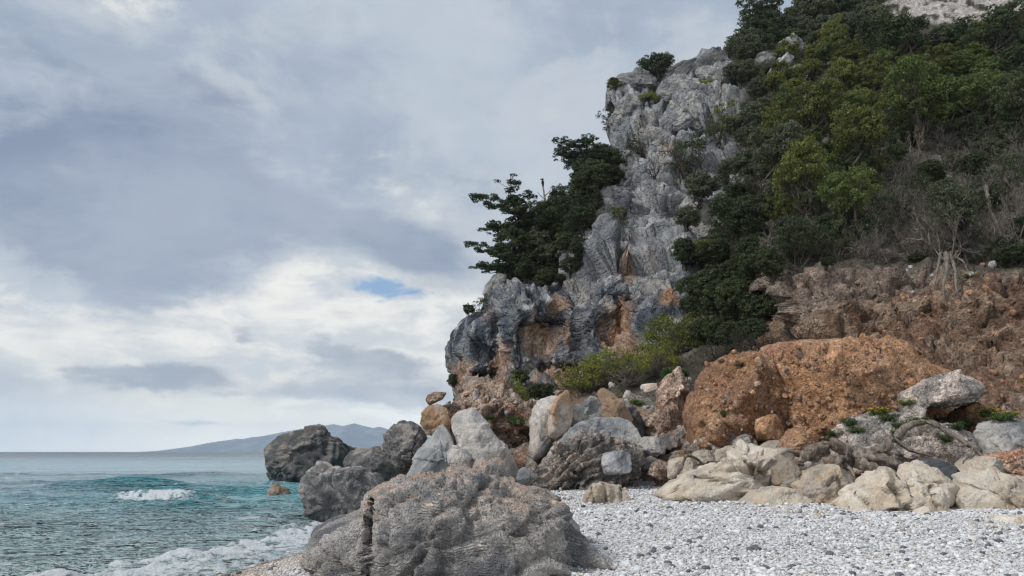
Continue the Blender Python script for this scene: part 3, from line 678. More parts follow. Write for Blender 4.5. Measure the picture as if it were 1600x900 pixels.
def rock(name, label, out, Y, T, kind, seed=1, facets=5, rough=1., box=.72, cracks=(), blocks=.5, tint=1., cat='boulder', group=None, sub=None, strata=0., tilt=0., matk=None, lean=0., sdir=(.5, 0, 1), karst=0):
    o2 = np.array(out, float); W3 = P(o2[:, 0], o2[:, 1], Y)
    A = o2; cx = (A[:, 0].min() + A[:, 0].max()) / 2; cy = (A[:, 1].min() + A[:, 1].max()) / 2
    # area centroid
    x, y = A[:, 0], A[:, 1]; x1, y1 = np.roll(x, -1), np.roll(y, -1); cr = x * y1 - x1 * y; ar = cr.sum() / 2
    if abs(ar) > 1: cx = ((x + x1) * cr).sum() / (6 * ar); cy = ((y + y1) * cr).sum() / (6 * ar)
    C0 = P(cx, cy, Y); d = W3 - C0
    # dense outline, radius as a function of angle
    dd = np.concatenate([d[i] + (d[(i + 1) % len(d)] - d[i]) * np.linspace(0, 1, 12, endpoint=False)[:, None] for i in range(len(d))])
    th = np.arctan2(dd[:, 2], dd[:, 0]); rr = np.hypot(dd[:, 0], dd[:, 2]); o_ = np.argsort(th); th, rr = th[o_], rr[o_]
    tt = np.linspace(-pi, pi, 361); Rt = np.interp(tt, np.r_[th - 2 * pi, th, th + 2 * pi], np.r_[rr, rr, rr])
    kx = np.ones(5) / 5; Rt = np.convolve(np.r_[Rt[-3:-1], Rt, Rt[1:3]], kx, 'valid')
    wpx = A[:, 0].max() - A[:, 0].min()
    size = (d[:, 0].max() - d[:, 0].min() + d[:, 2].max() - d[:, 2].min()) / 2
    if sub is None: sub = 7 if wpx > 330 else 6 if wpx > 75 else 5 if wpx > 34 else 4
    v, f = ico(sub)
    rs = np.random.RandomState(seed)
    # turn the sphere so that its poles point along the depth axis
    th = np.arctan2(v[:, 2], v[:, 0]); rho = np.hypot(v[:, 0], v[:, 2])
    Rv = np.interp(th, tt, Rt); rp = rho ** box; yp = np.sign(v[:, 1]) * np.abs(v[:, 1]) ** box
    p = np.stack([np.cos(th) * Rv * rp, yp * T, np.sin(th) * Rv * rp], 1)
    if lean: p[:, 1] += lean * p[:, 2]
    for k in range(facets):
        n = np.array([rs.normal() * .75, -1 if k % 4 != 3 else .8, rs.normal() * .55 + .25]); n /= np.linalg.norm(n)
        hgt = (p @ n); sup = hgt.max(); cut = sup * rs.uniform(.62, .86); s = np.maximum(hgt - cut, 0)
        p = p - n * (s * .88)[:, None]
    q = p + seed * 3.1
    N = p / (np.array([Rt.mean(), T, Rt.mean()]) ** 2); N /= np.linalg.norm(N, axis=1)[:, None] + 1e-9
    sc = 1 / size
    disp = fbm(q * sc * 1.6, 3, seed) * .05 * size
    F1, F2, ID = worley(q * sc * 3.2 + fbm(q * sc * 3, 2, seed)[:, None] * .25, seed + 1)
    kf, hf = facet_field(q * sc * 2.0 + fbm(q * sc * 3, 2, seed)[:, None] * .12, seed + 5, 1.0); kg, hg = facet_field(q * sc * 5.2 + fbm(q * sc * 5, 2, seed)[:, None] * .2, seed + 6, 1.1)
    disp += (blocks + .25) * (hf * .10 - .03 * (1 - sst(kf, 0, .06)) + hg * .035 - .012 * (1 - sst(kg, 0, .1))) * size
    disp += rough * (ridged(q * 1.6, 4, seed + 2, .55) - .9) * .045 * min(size, 2.6) ** .6
    if sub >= 6: disp += rough * fbm(q * 9, 2, seed + 3) * .012
    if strata:
        sd = np.array(sdir, float); sd /= np.linalg.norm(sd)
        w = (q @ sd) * 5.2 / max(.6, size * .35) + fbm(q * .9, 3, seed + 4) * 1.3
        disp += strata * (np.abs((w % 1) - .5) - .25) * .16 * min(size, 3)
    if karst:
        wq = q + np.stack([fbm(q * 1.1, 3, k + 60) for k in range(3)], 1) * .35
        lay = (wq @ np.array([.42, -.1, 1.])) * 7.5 + fbm(q * 2.5, 3, 66) * .8
        disp += (1 - np.abs((lay % 1) - .5) * 2) ** 1.5 * .06 * sst(fbm(q * 1.3, 2, 67), -.4, .3)
        lay = (wq @ np.array([.42, -.1, 1.])) * 2.1
        disp += (1 - np.abs((lay % 1) - .5) * 2) * .07
        G1, G2, _ = worley(q * 6 + fbm(q * 4, 2, 68)[:, None] * .4, 69); disp -= .04 * (1 - sst(G1, .05, .45)) * sst(fbm(q * 1.5, 2, 70), -.3, .3)
        disp += .05 * sst(N[:, 2], .5, .9) * (ridged(q * 4, 2, 71) - .6)
    edge = np.clip(np.abs(N[:, 1]) * 1.6 + .35, 0, 1)
    p = p + N * (disp * edge)[:, None]
    p = C0 + p
    if cracks:
        px, py = to_px(p)
        for (ax, ay, bx, by, wd, dp) in cracks:
            ab = np.array([bx - ax, by - ay], float); t = np.clip(((px - ax) * ab[0] + (py - ay) * ab[1]) / (ab @ ab), 0, 1)
            wob = perlin(np.stack([px * .06, py * .06, px * 0 + seed], 1), 3) * 2.5
            dist = np.hypot(px - (ax + t * ab[0]) + wob, py - (ay + t * ab[1]))
            p[:, 1] += np.where(p[:, 1] < Y + T * .3, dp * np.exp(-(dist / wd) ** 2) * (1 - .5 * t), 0)
    base = np.array([C0[0], Y, p[:, 2].min()])
    m = mesh_np(name, p - base, f)
    nn = np.zeros(len(p) * 3, np.float32); m.vertices.foreach_get('normal', nn)
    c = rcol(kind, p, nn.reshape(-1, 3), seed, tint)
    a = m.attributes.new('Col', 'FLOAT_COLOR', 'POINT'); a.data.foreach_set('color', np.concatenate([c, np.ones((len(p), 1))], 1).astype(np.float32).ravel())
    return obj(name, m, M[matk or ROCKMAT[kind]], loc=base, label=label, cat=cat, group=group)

ROCKS = [
 # foreground
 ('boulder', 'huge grey foreground boulder, pinkish along its crest and split by a crack', [(462,905),(472,872),(476,852),(484,835),(490,824),(520,815),(545,805),(560,797),(577,790),(583,779),(600,768),(640,757),(670,755),(700,745),(720,741),(760,744),(790,754),(800,763),(830,768),(852,783),(875,790),(882,810),(886,832),(902,862),(922,887),(934,915),(945,985),(900,1010),(460,1010)],
  13.2, 1.9, 'fore', dict(seed=11, facets=0, box=.6, strata=.16, rough=.8, cracks=[(579,782,572,905,3.2,.38)], blocks=.55, sdir=(.35, -.2, 1), karst=1)),
 ('boulder', 'rounded pitted grey boulder at the water edge, left behind the huge foreground boulder', [(474,748),(482,736),(496,728),(506,721),(518,728),(545,728),(575,731),(586,742),(592,760),(591,778),(580,790),(560,802),(535,815),(515,822),(497,812),(480,792),(473,770)], 25, 1.15, 'dark', dict(seed=23, tint=1.9, rough=1.3, facets=3)),
 ('sea_rock', 'large dark jagged rock standing alone in the sea', [(411,703),(420,692),(437,681),(470,672),(500,669),(508,675),(513,684),(528,693),(546,706),(548,722),(540,740),(522,752),(480,764),(440,756),(426,740),(422,727),(415,718)], 63, 3.2, 'dark', dict(seed=31, rough=2.0, facets=6, blocks=1.2)),
 ('sea_rock', 'small brown pointed rock poking out of the waves', [(416,778),(424,764),(431,754),(440,761),(452,768),(458,778),(440,788)], 41, .7, 'ochre', dict(seed=37, tint=.8)),
 ('boulder', 'low dark boulder just right of the rock standing in the sea', [(541,716),(548,704),(580,701),(600,699),(622,704),(634,740),(600,752),(560,750),(545,740)], 40, 2.2, 'dark', dict(seed=41, tint=1.2)),
 ('boulder', 'tall dark boulder with a twisted crest and a white patch, left of the triangular slab', [(582,748),(590,722),(598,700),(603,680),(612,668),(628,659),(643,663),(655,672),(662,684),(658,704),(654,735),(642,760),(600,762)], 34, 1.6, 'dark', dict(seed=43, tint=1.35, rough=1.5, strata=.5)),
 ('boulder', 'triangular blue-grey slab with a pale right edge', [(629,760),(640,735),(650,709),(662,695),(675,684),(683,671),(690,662),(699,673),(709,690),(716,715),(724,745),(716,765),(660,768)], 27, 1.0, 'slate', dict(seed=47, tint=1.25, facets=7, rough=.5, blocks=.15)),
 ('boulder', 'big pale block with a flat sloping face beside the triangular slab', [(705,655),(712,645),(735,639),(748,645),(765,665),(785,690),(803,716),(812,742),(800,758),(760,756),(730,756),(720,742),(716,715),(712,700),(712,688),(706,670)], 27.2, 1.3, 'pale', dict(seed=53, facets=7, rough=.5, blocks=.2, tint=.95)),
 ('boulder', 'small pale wedge jammed between the triangular slab and the big pale block', [(696,706),(705,695),(715,697),(730,703),(738,712),(733,725),(738,745),(715,750),(705,735),(700,720)], 25.9, .4, 'pale', dict(seed=57, rough=.6)),
 ('boulder', 'big reddish conglomerate boulder behind the pale block', [(664,668),(668,643),(690,626),(700,613),(716,604),(735,594),(760,593),(790,600),(815,620),(824,650),(830,680),(832,725),(800,750),(720,745),(685,705),(668,690)], 31.5, 2.3, 'brown', dict(seed=59, rough=1.8, blocks=1.4, strata=.5)),
 ('boulder', 'small rounded brown boulder perched on the left end of the reddish conglomerate', [(665,626),(668,617),(680,612),(698,613),(692,623),(680,629),(671,634)], 31, .45, 'brown', dict(seed=61, tint=.75, blocks=.1, rough=.4)),
 ('boulder', 'yellowish rounded boulder under the left end of the reddish conglomerate', [(656,662),(661,646),(670,634),(685,631),(700,640),(706,660),(702,682),(685,684),(665,680)], 30, .9, 'ochre', dict(seed=67, rough=.8, tint=.9)),
 ('boulder', 'low dark rubble rock at the foot of the big pale block', [(712,752),(740,736),(770,737),(795,744),(806,760),(790,772),(730,772)], 24, .7, 'dark', dict(seed=71, rough=1.8, tint=1.3)),
 ('boulder', 'flat brown rock just above the crest of the foreground boulder', [(588,772),(610,760),(635,750),(662,752),(650,778),(600,785)], 23, .7, 'brown', dict(seed=73, rough=.6)),
 ('boulder', 'small smooth blue-grey stone right of the big pale block', [(806,750),(810,735),(820,730),(830,735),(828,752),(818,760)], 26, .35, 'slate', dict(seed=75, rough=.4, blocks=.1)),
 # middle
 ('boulder', 'tall white slab standing upright with dark veins', [(828,657),(832,640),(845,625),(865,617),(882,617),(888,640),(876,660),(868,680),(860,702),(846,716),(832,722),(825,706),(829,680)], 29, .9, 'pale', dict(seed=79, facets=5, rough=.6, blocks=.2, tint=1.05)),
 ('boulder', 'pinkish boulder with a pointed knob on top and ochre below', [(855,662),(858,640),(867,627),(878,617),(884,609),(890,614),(889,628),(893,645),(890,665),(885,680),(870,688),(856,684)], 27.9, .7, 'ochre', dict(seed=83, tint=1.15, rough=.9)),
 ('boulder', 'rounded pale grey rock between the knobbed boulder and the blue-grey one', [(884,648),(889,634),(900,630),(910,634),(914,650),(905,664),(888,666)], 28.4, .5, 'pale', dict(seed=85, tint=.75)),
 ('boulder', 'blue-grey rounded boulder behind the arched slab', [(904,652),(911,630),(922,618),(934,622),(942,633),(944,652),(930,664),(908,664)], 29.2, .6, 'grey', dict(seed=89, tint=.85)),
 ('boulder', 'tan upright boulder with a tilted pointed top behind the arched slab', [(938,655),(936,626),(934,611),(942,606),(955,612),(966,625),(980,640),(990,658),(960,666)], 29, .8, 'ochre', dict(seed=97, tint=.85, facets=6)),
 ('boulder', 'dark jagged boulder right of the tan upright one', [(962,640),(975,628),(990,634),(1004,650),(1010,672),(1000,690),(975,680)], 30, .8, 'dark', dict(seed=101, rough=1.8, tint=1.3)),
 ('boulder', 'long arched blue-grey slab lying over the dark conglomerate', [(838,745),(854,714),(870,690),(890,671),(905,660),(925,652),(945,650),(970,652),(986,658),(996,670),(1002,690),(990,720),(900,750)], 27.4, 1.0, 'grey', dict(seed=103, facets=4, rough=.6, tint=.85, blocks=.3)),
 ('boulder', 'wide dark layered conglomerate boulder resting on the pebbles', [(822,772),(835,746),(850,724),(870,707),(895,691),(920,679),(945,684),(965,692),(990,696),(1003,720),(1000,745),(950,764),(900,775),(850,782)], 26.1, 1.2, 'darkcongl', dict(seed=107, rough=1.7, strata=1.3, blocks=.8, facets=3, sdir=(-.62, -.3, .8))),
 ('boulder', 'squarish light grey block stuck in the dark conglomerate', [(941,709),(958,703),(976,704),(986,712),(986,734),(976,740),(946,741),(940,725)], 24.9, .45, 'grey', dict(seed=109, box=.5, facets=7, rough=.5, tint=1.1)),
 ('boulder', 'white-topped grey stone right of the arched slab', [(996,694),(1008,684),(1025,682),(1040,696),(1038,708),(1015,714),(999,706)], 27, .5, 'pale', dict(seed=113, tint=.8)),
 ('boulder', 'dark pitted oval boulder above the cream stones', [(1022,692),(1032,680),(1048,677),(1062,686),(1064,698),(1045,706),(1028,702)], 27.6, .6, 'darkcongl', dict(seed=127, tint=.9)),
 ('boulder', 'pinkish grey conglomerate lump below the squared white stone', [(1003,680),(1010,655),(1028,640),(1050,634),(1065,650),(1072,672),(1060,686),(1030,690)], 30, 1.1, 'brown', dict(seed=131, tint=1.15, rough=1.8, blocks=1.2)),
 ('boulder', 'grey pitted lump in front of the red mound, left end', [(1050,700),(1055,680),(1070,668),(1085,680),(1088,700),(1070,712)], 28.5, .7, 'darkcongl', dict(seed=137, tint=1.2)),
 ('boulder', 'rounded cream boulder with a dark driftwood branch across it', [(1042,731),(1047,720),(1060,714),(1078,712),(1087,722),(1081,740),(1060,750),(1046,746)], 24.3, .6, 'cream', dict(seed=139, tint=.9)),
 ('boulder', 'smooth grey oval stone behind the cream boulder', [(1080,716),(1088,705),(1105,703),(1118,710),(1116,722),(1098,728),(1083,726)], 25, .5, 'cream', dict(seed=149, tint=.72)),
 ('boulder', 'tan rough boulder with a lumpy top behind the cream ledge', [(1112,718),(1122,703),(1135,698),(1150,696),(1160,706),(1174,720),(1150,732),(1120,732)], 25, .6, 'cream', dict(seed=151, tint=.7, rough=1.4)),
 ('boulder', 'brown knobbly rock beside the dark foot of the conglomerate', [(1012,742),(1016,726),(1030,718),(1044,724),(1046,740),(1030,750)], 25.6, .5, 'brown', dict(seed=157, tint=1.1)),
 ('boulder', 'small dark rock tucked under the pitted oval boulder', [(1000,735),(1003,718),(1018,712),(1030,720),(1020,738)], 26, .5, 'dark', dict(seed=163, tint=1.2)),
 ('boulder', 'grey standing stone left of the orange conglomerate', [(1189,708),(1193,695),(1202,688),(1216,688),(1224,702),(1212,718),(1194,718)], 24, .5, 'cream', dict(seed=167, tint=.6)),
 ('boulder', 'orange knobbly boulder at the foot of the red mound', [(1177,674),(1184,656),(1196,650),(1212,651),(1222,664),(1227,682),(1212,692),(1190,690)], 25, .7, 'earth', dict(seed=173, tint=1.2, rough=1.5)),
 ('boulder', 'orange gravelly lump leaning against the driftwood stump', [(1210,712),(1222,688),(1240,668),(1256,668),(1260,690),(1248,710)], 23.6, .7, 'earth', dict(seed=179, tint=1.0, rough=1.5)),
 ('boulder', 'grey honeycombed rock shelf under the left half of the red mound', [(1070,708),(1085,688),(1110,680),(1140,668),(1165,660),(1180,672),(1180,700),(1150,712),(1110,716)], 26.2, .9, 'darkcongl', dict(seed=181, tint=1.35, rough=2., blocks=1.2)),
 ('stone', 'squared white stone on the slope above the boulders', [(1004,600),(1026,599),(1030,611),(1008,614)], 32, .3, 'pale', dict(seed=191, box=.45, facets=2, rough=.3, blocks=0, tint=1.25)),
 ('boulder', 'jagged pinkish rock spine between the squared stone and the red mound', [(1030,640),(1035,612),(1046,590),(1058,573),(1068,580),(1072,606),(1068,640),(1050,650)], 31, .9, 'brown', dict(seed=193, tint=1.3, rough=2., blocks=1.4)),
 ('boulder', 'cracked tan boulder sitting alone on the white pebbles', [(911,780),(915,767),(928,759),(948,758),(970,760),(984,770),(987,785),(975,798),(940,806),(918,800)], 20.5, .55, 'cream', dict(seed=197, tint=.85, rough=1.5, cracks=[(945,757,950,802,3,.22),(970,760,974,795,2.5,.15),(925,762,930,795,2,.1)])),
 # right, cream ledge
 ('rock_ledge', 'long cream rock ledge rising out of the pebbles in the middle of the beach', [(1020,778),(1044,758),(1068,742),(1082,731),(1110,724),(1140,719),(1165,717),(1190,711),(1215,706),(1238,708),(1247,720),(1244,745),(1262,770),(1255,795),(1180,795),(1090,790)], 21.5, 1.7, 'cream', dict(seed=199, rough=1.4, blocks=1.3, facets=3, cracks=[(1165,722,1200,745,2.5,.3),(1090,745,1160,760,2.5,.25),(1060,765,1075,745,3,.2)])),
 ('boulder', 'rounded lump darkened to shadow grey at the right end of the long cream ledge', [(1203,752),(1212,730),(1228,716),(1246,722),(1250,745),(1240,768),(1218,772)], 20.4, .55, 'cream', dict(seed=211, tint=.55)),  # tint darkens the cream colour to stand in for shade
 ('rock_ledge', 'low smooth whitish slab in front of the long cream ledge', [(1148,788),(1172,766),(1208,759),(1240,764),(1266,784),(1250,800),(1170,800)], 19.9, .9, 'cream', dict(seed=223, rough=.5, blocks=.2, facets=2, tint=1.08)),
 ('boulder', 'cream boulder with grey veins below the driftwood stump', [(1226,755),(1248,736),(1285,727),(1320,735),(1338,752),(1334,785),(1300,802),(1260,802),(1238,780)], 20.2, 1.1, 'cream', dict(seed=227, rough=1.2, tint=.9)),
 ('boulder', 'large angular cream crag with two peaks and diagonal cracks', [(1306,796),(1318,768),(1345,745),(1371,734),(1384,740),(1391,752),(1410,748),(1424,735),(1440,731),(1450,732),(1466,750),(1487,768),(1499,785),(1502,808),(1478,830),(1440,834),(1400,830),(1350,818),(1312,806)], 18.3, 1.0, 'cream', dict(seed=229, rough=1.0, facets=9, blocks=1.5, tint=1.05, cracks=[(1391,757,1432,812,3,.3),(1420,750,1436,800,2.5,.2),(1340,770,1380,812,3,.16),(1455,760,1470,815,2.5,.2)])),
 ('boulder', 'small rounded cream lobe at the foot of the angular crag', [(1421,826),(1432,798),(1447,791),(1460,806),(1462,830),(1440,838)], 17.1, .35, 'cream', dict(seed=233, rough=.5, tint=1.05)),
 ('boulder', 'broad cream boulder with a brown stained front at the right edge', [(1487,772),(1500,758),(1502,738),(1530,732),(1560,738),(1590,747),(1625,752),(1660,775),(1650,815),(1600,820),(1520,822),(1495,810)], 18, 1.2, 'cream', dict(seed=239, rough=1.0, facets=6, blocks=1.2, tint=.95)),
 ('boulder', 'white low rock in the bottom right corner of the beach', [(1540,818),(1560,808),(1600,806),(1650,814),(1660,850),(1600,856),(1556,838)], 15.8, .6, 'cream', dict(seed=241, rough=.6, tint=1.12)),
 ('boulder', 'dark rounded charcoal boulder behind the cream crag', [(1412,742),(1428,723),(1455,718),(1480,726),(1496,745),(1500,764),(1490,780),(1440,780)], 19.6, .8, 'black', dict(seed=251, rough=.6, blocks=.15, facets=3)),
 ('boulder', 'grey pebbly conglomerate hump covered with small plants, above the driftwood', [(1306,700),(1325,672),(1370,655),(1400,648),(1440,654),(1480,660),(1512,680),(1526,700),(1510,735),(1440,750),(1380,755),(1320,740)], 22.6, 1.8, 'darkcongl', dict(seed=257, tint=1.6, rough=1.6, blocks=.8, matk='congl_fine')),
 ('boulder', 'grey vertically streaked block at the right edge', [(1526,696),(1532,668),(1545,660),(1620,654),(1670,670),(1670,720),(1560,726),(1530,715)], 22, 1.3, 'grey', dict(seed=263, rough=1.2, strata=.6, tint=.8, sdir=(1, 0, .2))),
 ('boulder', 'pinkish rubble rock under the streaked block', [(1535,730),(1550,712),(1590,705),(1640,712),(1650,745),(1600,755),(1550,752)], 20.4, .8, 'brown', dict(seed=269, tint=1.5, rough=1.6)),
 ('boulder', 'tan flat rock right of the charcoal boulder', [(1486,742),(1500,722),(1530,712),(1556,718),(1560,738),(1530,750)], 20, .7, 'cream', dict(seed=271, tint=.85, rough=1.3)),
 ('boulder', 'grey rounded boulder nose sticking out of the right end of the red mound', [(1385,640),(1412,612),(1450,594),(1488,582),(1512,588),(1526,604),(1521,620),(1496,631),(1450,634),(1410,648)], 23.6, 1.0, 'darkcongl', dict(seed=277, tint=1.45, rough=.9, facets=4)),
 ('boulder', 'dark red rock in the shade under the boulder nose', [(1496,690),(1500,640),(1515,628),(1535,640),(1532,680),(1515,700)], 23.6, .8, 'earth', dict(seed=281, tint=.55)),
 # red mound
 ('earth_mound', 'left part of the fallen red earth mound, dark brown at its foot', [(1082,700),(1081,640),(1085,592),(1100,570),(1130,558),(1160,555),(1185,564),(1212,566),(1240,600),(1246,640),(1240,695),(1180,712),(1110,708)], 27.2, 2.2, 'earth', dict(seed=283, rough=1.25, blocks=.35, facets=4, tint=.78, cat='earth mound', cracks=[(1215,568,1240,640,3,.15),(1120,640,1200,650,10,.3)])),
 ('earth_mound', 'larger right part of the fallen red earth mound with gravelly face', [(1206,575),(1203,536),(1240,530),(1300,527),(1355,535),(1376,545),(1420,551),(1460,572),(1500,592),(1506,606),(1470,640),(1400,680),(1330,715),(1240,715),(1228,650),(1222,600)], 26.0, 2.3, 'earth', dict(seed=293, rough=1.15, blocks=.3, facets=3, tint=1.02, cat='earth mound')),
 # cliff-top blocks
 ('cliff_block', 'rounded dark grey block at the top left corner of the cliff, under the round bush', [(945,148),(950,130),(970,117),(990,114),(1010,120),(1026,132),(1024,146),(1000,152),(970,156),(948,165)], 75, 3.2, 'grey', dict(seed=307, tint=.6, matk='cliff')),
 ('cliff_block', 'round cracked grey knob on the upper left edge of the cliff', [(957,180),(962,162),(978,153),(996,158),(1005,175),(1006,195),(990,207),(972,204),(960,195)], 71, 2.6, 'grey', dict(seed=311, tint=.75, matk='cliff', rough=2.)),
 ('cliff_block', 'large rounded pale block in the middle of the cliff top', [(1026,150),(1035,130),(1056,124),(1080,132),(1098,146),(1090,165),(1060,172),(1034,172)], 74, 3, 'grey', dict(seed=313, tint=.85, matk='cliff', rough=2.)),
 ('cliff_block', 'broad pale bulging block below the cliff top', [(1025,205),(1035,180),(1060,160),(1095,150),(1122,165),(1126,200),(1110,222),(1070,226),(1035,224)], 69, 3.5, 'grey', dict(seed=317, tint=1., matk='cliff', rough=2.2)),
 ('cliff_block', 'flat sloping slab on the skyline right of the round bush', [(1060,118),(1085,102),(1110,88),(1138,80),(1140,100),(1120,112),(1080,124)], 80, 3, 'grey', dict(seed=331, tint=.75, matk='cliff')),
 ('cliff_block', 'pale long slab under the skyline slab', [(1068,128),(1090,114),(1130,108),(1156,116),(1158,130),(1120,140),(1085,140)], 78, 3, 'grey', dict(seed=337, tint=1.05, matk='cliff')),
 ('cliff_block', 'grey upright block among the bushes right of the skyline slabs', [(1172,116),(1176,96),(1190,88),(1208,92),(1204,108),(1192,120)], 80, 3, 'grey', dict(seed=347, tint=.6, matk='cliff')),
 ('cliff_block', 'bright tilted slab beside the upright block', [(1196,120),(1210,100),(1224,88),(1236,98),(1226,112),(1206,122)], 78, 2.4, 'grey', dict(seed=349, tint=1.25, matk='cliff', rough=.6)),
 ('cliff_block', 'grey rounded block high among the bushes', [(1204,88),(1212,72),(1232,62),(1256,70),(1262,82),(1236,92),(1214,92)], 83, 2.6, 'grey', dict(seed=353, tint=.8, matk='cliff')),
]
for nm, lb, out, Y, T, kd, kw in ROCKS:
    rock(nm, lb, out, Y, T, kd, **kw)

# loose stones: a few shared shapes, many stones
def stone_mesh(i, kind, sub=3):
    rs = np.random.RandomState(500 + i); v, f = ico(sub); p = v * np.array([1, .8, .7])
    for k in range(7):
        n = rs.normal(size=3); n /= np.linalg.norm(n); h = p @ n; p = p - n * np.maximum(h - h.max() * rs.uniform(.55, .8), 0)[:, None] * .9
    p = p * (1 + .10 * fbm(v * 2 + i, 3, i) + .04 * ridged(v * 5 + i, 2, i))[:, None]
    c = rcol(kind, p * 1.3 + i, v, i, 1.)
    m = mesh_np('stone', p, f, c); m.materials.append(M[ROCKMAT[kind] if kind != 'brown' else 'congl_fine']); return m
STONES = {k: [stone_mesh(10 * j + i, k) for i in range(4)] for j, k in enumerate(('grey', 'brown', 'cream', 'earth', 'darkcongl', 'pale'))}
def stones(n, poly, kinds, size, label, group, seed, lift=.3, yoff=0, name='stone'):
    rs = np.random.RandomState(seed); poly = np.array(poly, float); got = 0; tries = 0
    x0, y0 = poly.min(0); x1, y1 = poly.max(0)
    while got < n and tries < n * 30:
        tries += 1; x = rs.uniform(x0, x1); y = rs.uniform(y0, y1); ins = False; j = len(poly) - 1
        for i in range(len(poly)):
            if (poly[i, 1] > y) != (poly[j, 1] > y) and x < (poly[j, 0] - poly[i, 0]) * (y - poly[i, 1]) / (poly[j, 1] - poly[i, 1]) + poly[i, 0]: ins = not ins
            j = i
        if not ins: continue
        q = surf(x, y); k = kinds[rs.randint(len(kinds))]
        s = rs.uniform(*size) * rs.uniform(.7, 1.0) * q[1] / F / 2
        o = obj(name, STONES[k][rs.randint(4)], label=label, cat='stone', group=group)
        o.location = q + np.array([0, -s * lift + yoff, s * .1]); o.rotation_euler = rs.uniform(-3, 3, 3); o.scale = (s, s * rs.uniform(.8, 1.2), s * rs.uniform(.8, 1.1)); got += 1
stones(70, [(830,600),(1080,560),(1085,720),(1000,740),(990,660),(900,640),(830,640)], ('grey', 'brown', 'pale', 'darkcongl'), (8, 26), 'loose grey and brown stone in the rubble left of the red mound', 'loose stones in the rubble slope', 1)
stones(26, [(1090,700),(1230,690),(1240,715),(1100,735)], ('darkcongl', 'grey', 'brown'), (10, 24), 'loose stone in the gap below the red mound', 'loose stones below the red mound', 2, .9)
stones(30, [(1500,640),(1620,620),(1620,730),(1520,740)], ('brown', 'grey', 'cream'), (9, 24), 'loose stone on the slope at the right edge', 'loose stones at the right edge', 3, .6)
stones(46, [(1330,470),(1600,440),(1610,630),(1540,620),(1400,540)], ('earth', 'brown', 'earth'), (6, 18), 'reddish stone sticking out of the red earth bank', 'stones in the red earth bank', 4, .2)
stones(18, [(1240,440),(1500,400),(1600,410),(1600,430),(1400,470),(1240,480)], ('grey', 'brown'), (8, 20), 'grey-brown stone in the rock band above the red earth bank', 'stones in the rock band', 5, .2)
def on_rocks(n, area, key, kinds, size, seed):
    """stones bedded in a rock or mound: parts of it, set into its own surface"""
    dg = bpy.context.evaluated_depsgraph_get(); rs = np.random.RandomState(seed)
    for _ in range(n):
        x = rs.uniform(area[0], area[2]); y = rs.uniform(area[1], area[3])
        d = Vector(P(x, y, 1.)) - cam.location; d.normalize()
        ok, loc, nor, _i, ob, _m = S.ray_cast(dg, cam.location, d)
        if not ok or key not in str(ob.get('label', '')): continue
        s = rs.uniform(*size) * loc.y / F / 2
        o = obj('stone', STONES[kinds[rs.randint(len(kinds))]][rs.randint(4)], parent=ob.original)
        o.location = loc + nor * s * .15 - ob.original.location; o.rotation_euler = rs.uniform(-3, 3, 3); o.scale = (s, s, s * .8)
on_rocks(110, (1090, 545, 1240, 690), 'left part of the fallen', ('earth', 'earth', 'brown'), (5, 14), 11)
on_rocks(170, (1215, 535, 1470, 690), 'larger right part', ('earth', 'earth', 'brown'), (5, 15), 12)
on_rocks(90, (850, 685, 1000, 765), 'dark layered conglomerate', ('brown', 'pale', 'darkcongl'), (4, 9), 13)
on_rocks(120, (670, 600, 830, 735), 'big reddish conglomerate', ('brown', 'brown', 'pale'), (5, 15), 14)
on_rocks(70, (1310, 650, 1520, 735), 'pebbly conglomerate hump', ('pale', 'darkcongl', 'grey'), (4, 8), 15)
def feet(n, line, kinds, size, label, group, seed):
    rs = np.random.RandomState(seed); L = np.array(line, float)
    for _ in range(n):
        t = rs.uniform(0, len(L) - 1); i = min(int(t), len(L) - 2); q = L[i] + (L[i + 1] - L[i]) * (t - i); x, y = q[0], q[1] + abs(rs.normal()) * 4
        Y = 18.
        for _k in range(30):
            a = P(x, y, Y); Y = max(8., Y * (1 + (a[2] - beach_z(a[0], Y)) / (EYE - beach_z(a[0], Y)) * .8))
        a = P(x, y, Y); s = rs.uniform(*size) * Y / F / 2
        o = obj('stone', STONES[kinds[rs.randint(len(kinds))]][rs.randint(4)], label=label, cat='stone', group=group, loc=(a[0], a[1], a[2] + s * .2)); o.rotation_euler = rs.uniform(-3, 3, 3); o.scale = (s, s, s * .8)
feet(46, [(1030,780),(1100,790),(1180,797),(1270,800),(1320,806),(1400,826),(1480,830),(1540,822),(1600,830)], ('cream', 'cream', 'pale', 'grey'), (4, 13), 'small cream stone lying at the foot of the cream rocks', 'small stones at the foot of the cream rocks', 31)
feet(22, [(850,782),(910,775),(960,764),(1000,752),(1045,750)], ('grey', 'brown', 'cream', 'pale'), (4, 14), 'small stone lying at the foot of the dark layered conglomerate', 'small stones at the foot of the dark conglomerate', 32)
feet(14, [(600,790),(660,775),(740,772),(800,772)], ('grey', 'darkcongl', 'cream'), (6, 16), 'small dark stone between the foreground boulder and the pale block', 'small stones behind the foreground boulder', 33)
rock('stone', 'upright orange stone standing out of the top of the red mound', [(1295,560),(1298,545),(1305,539),(1314,547),(1322,562),(1316,572),(1302,576)], 23.6, .35, 'earth', seed=401, tint=1.35, cat='stone')

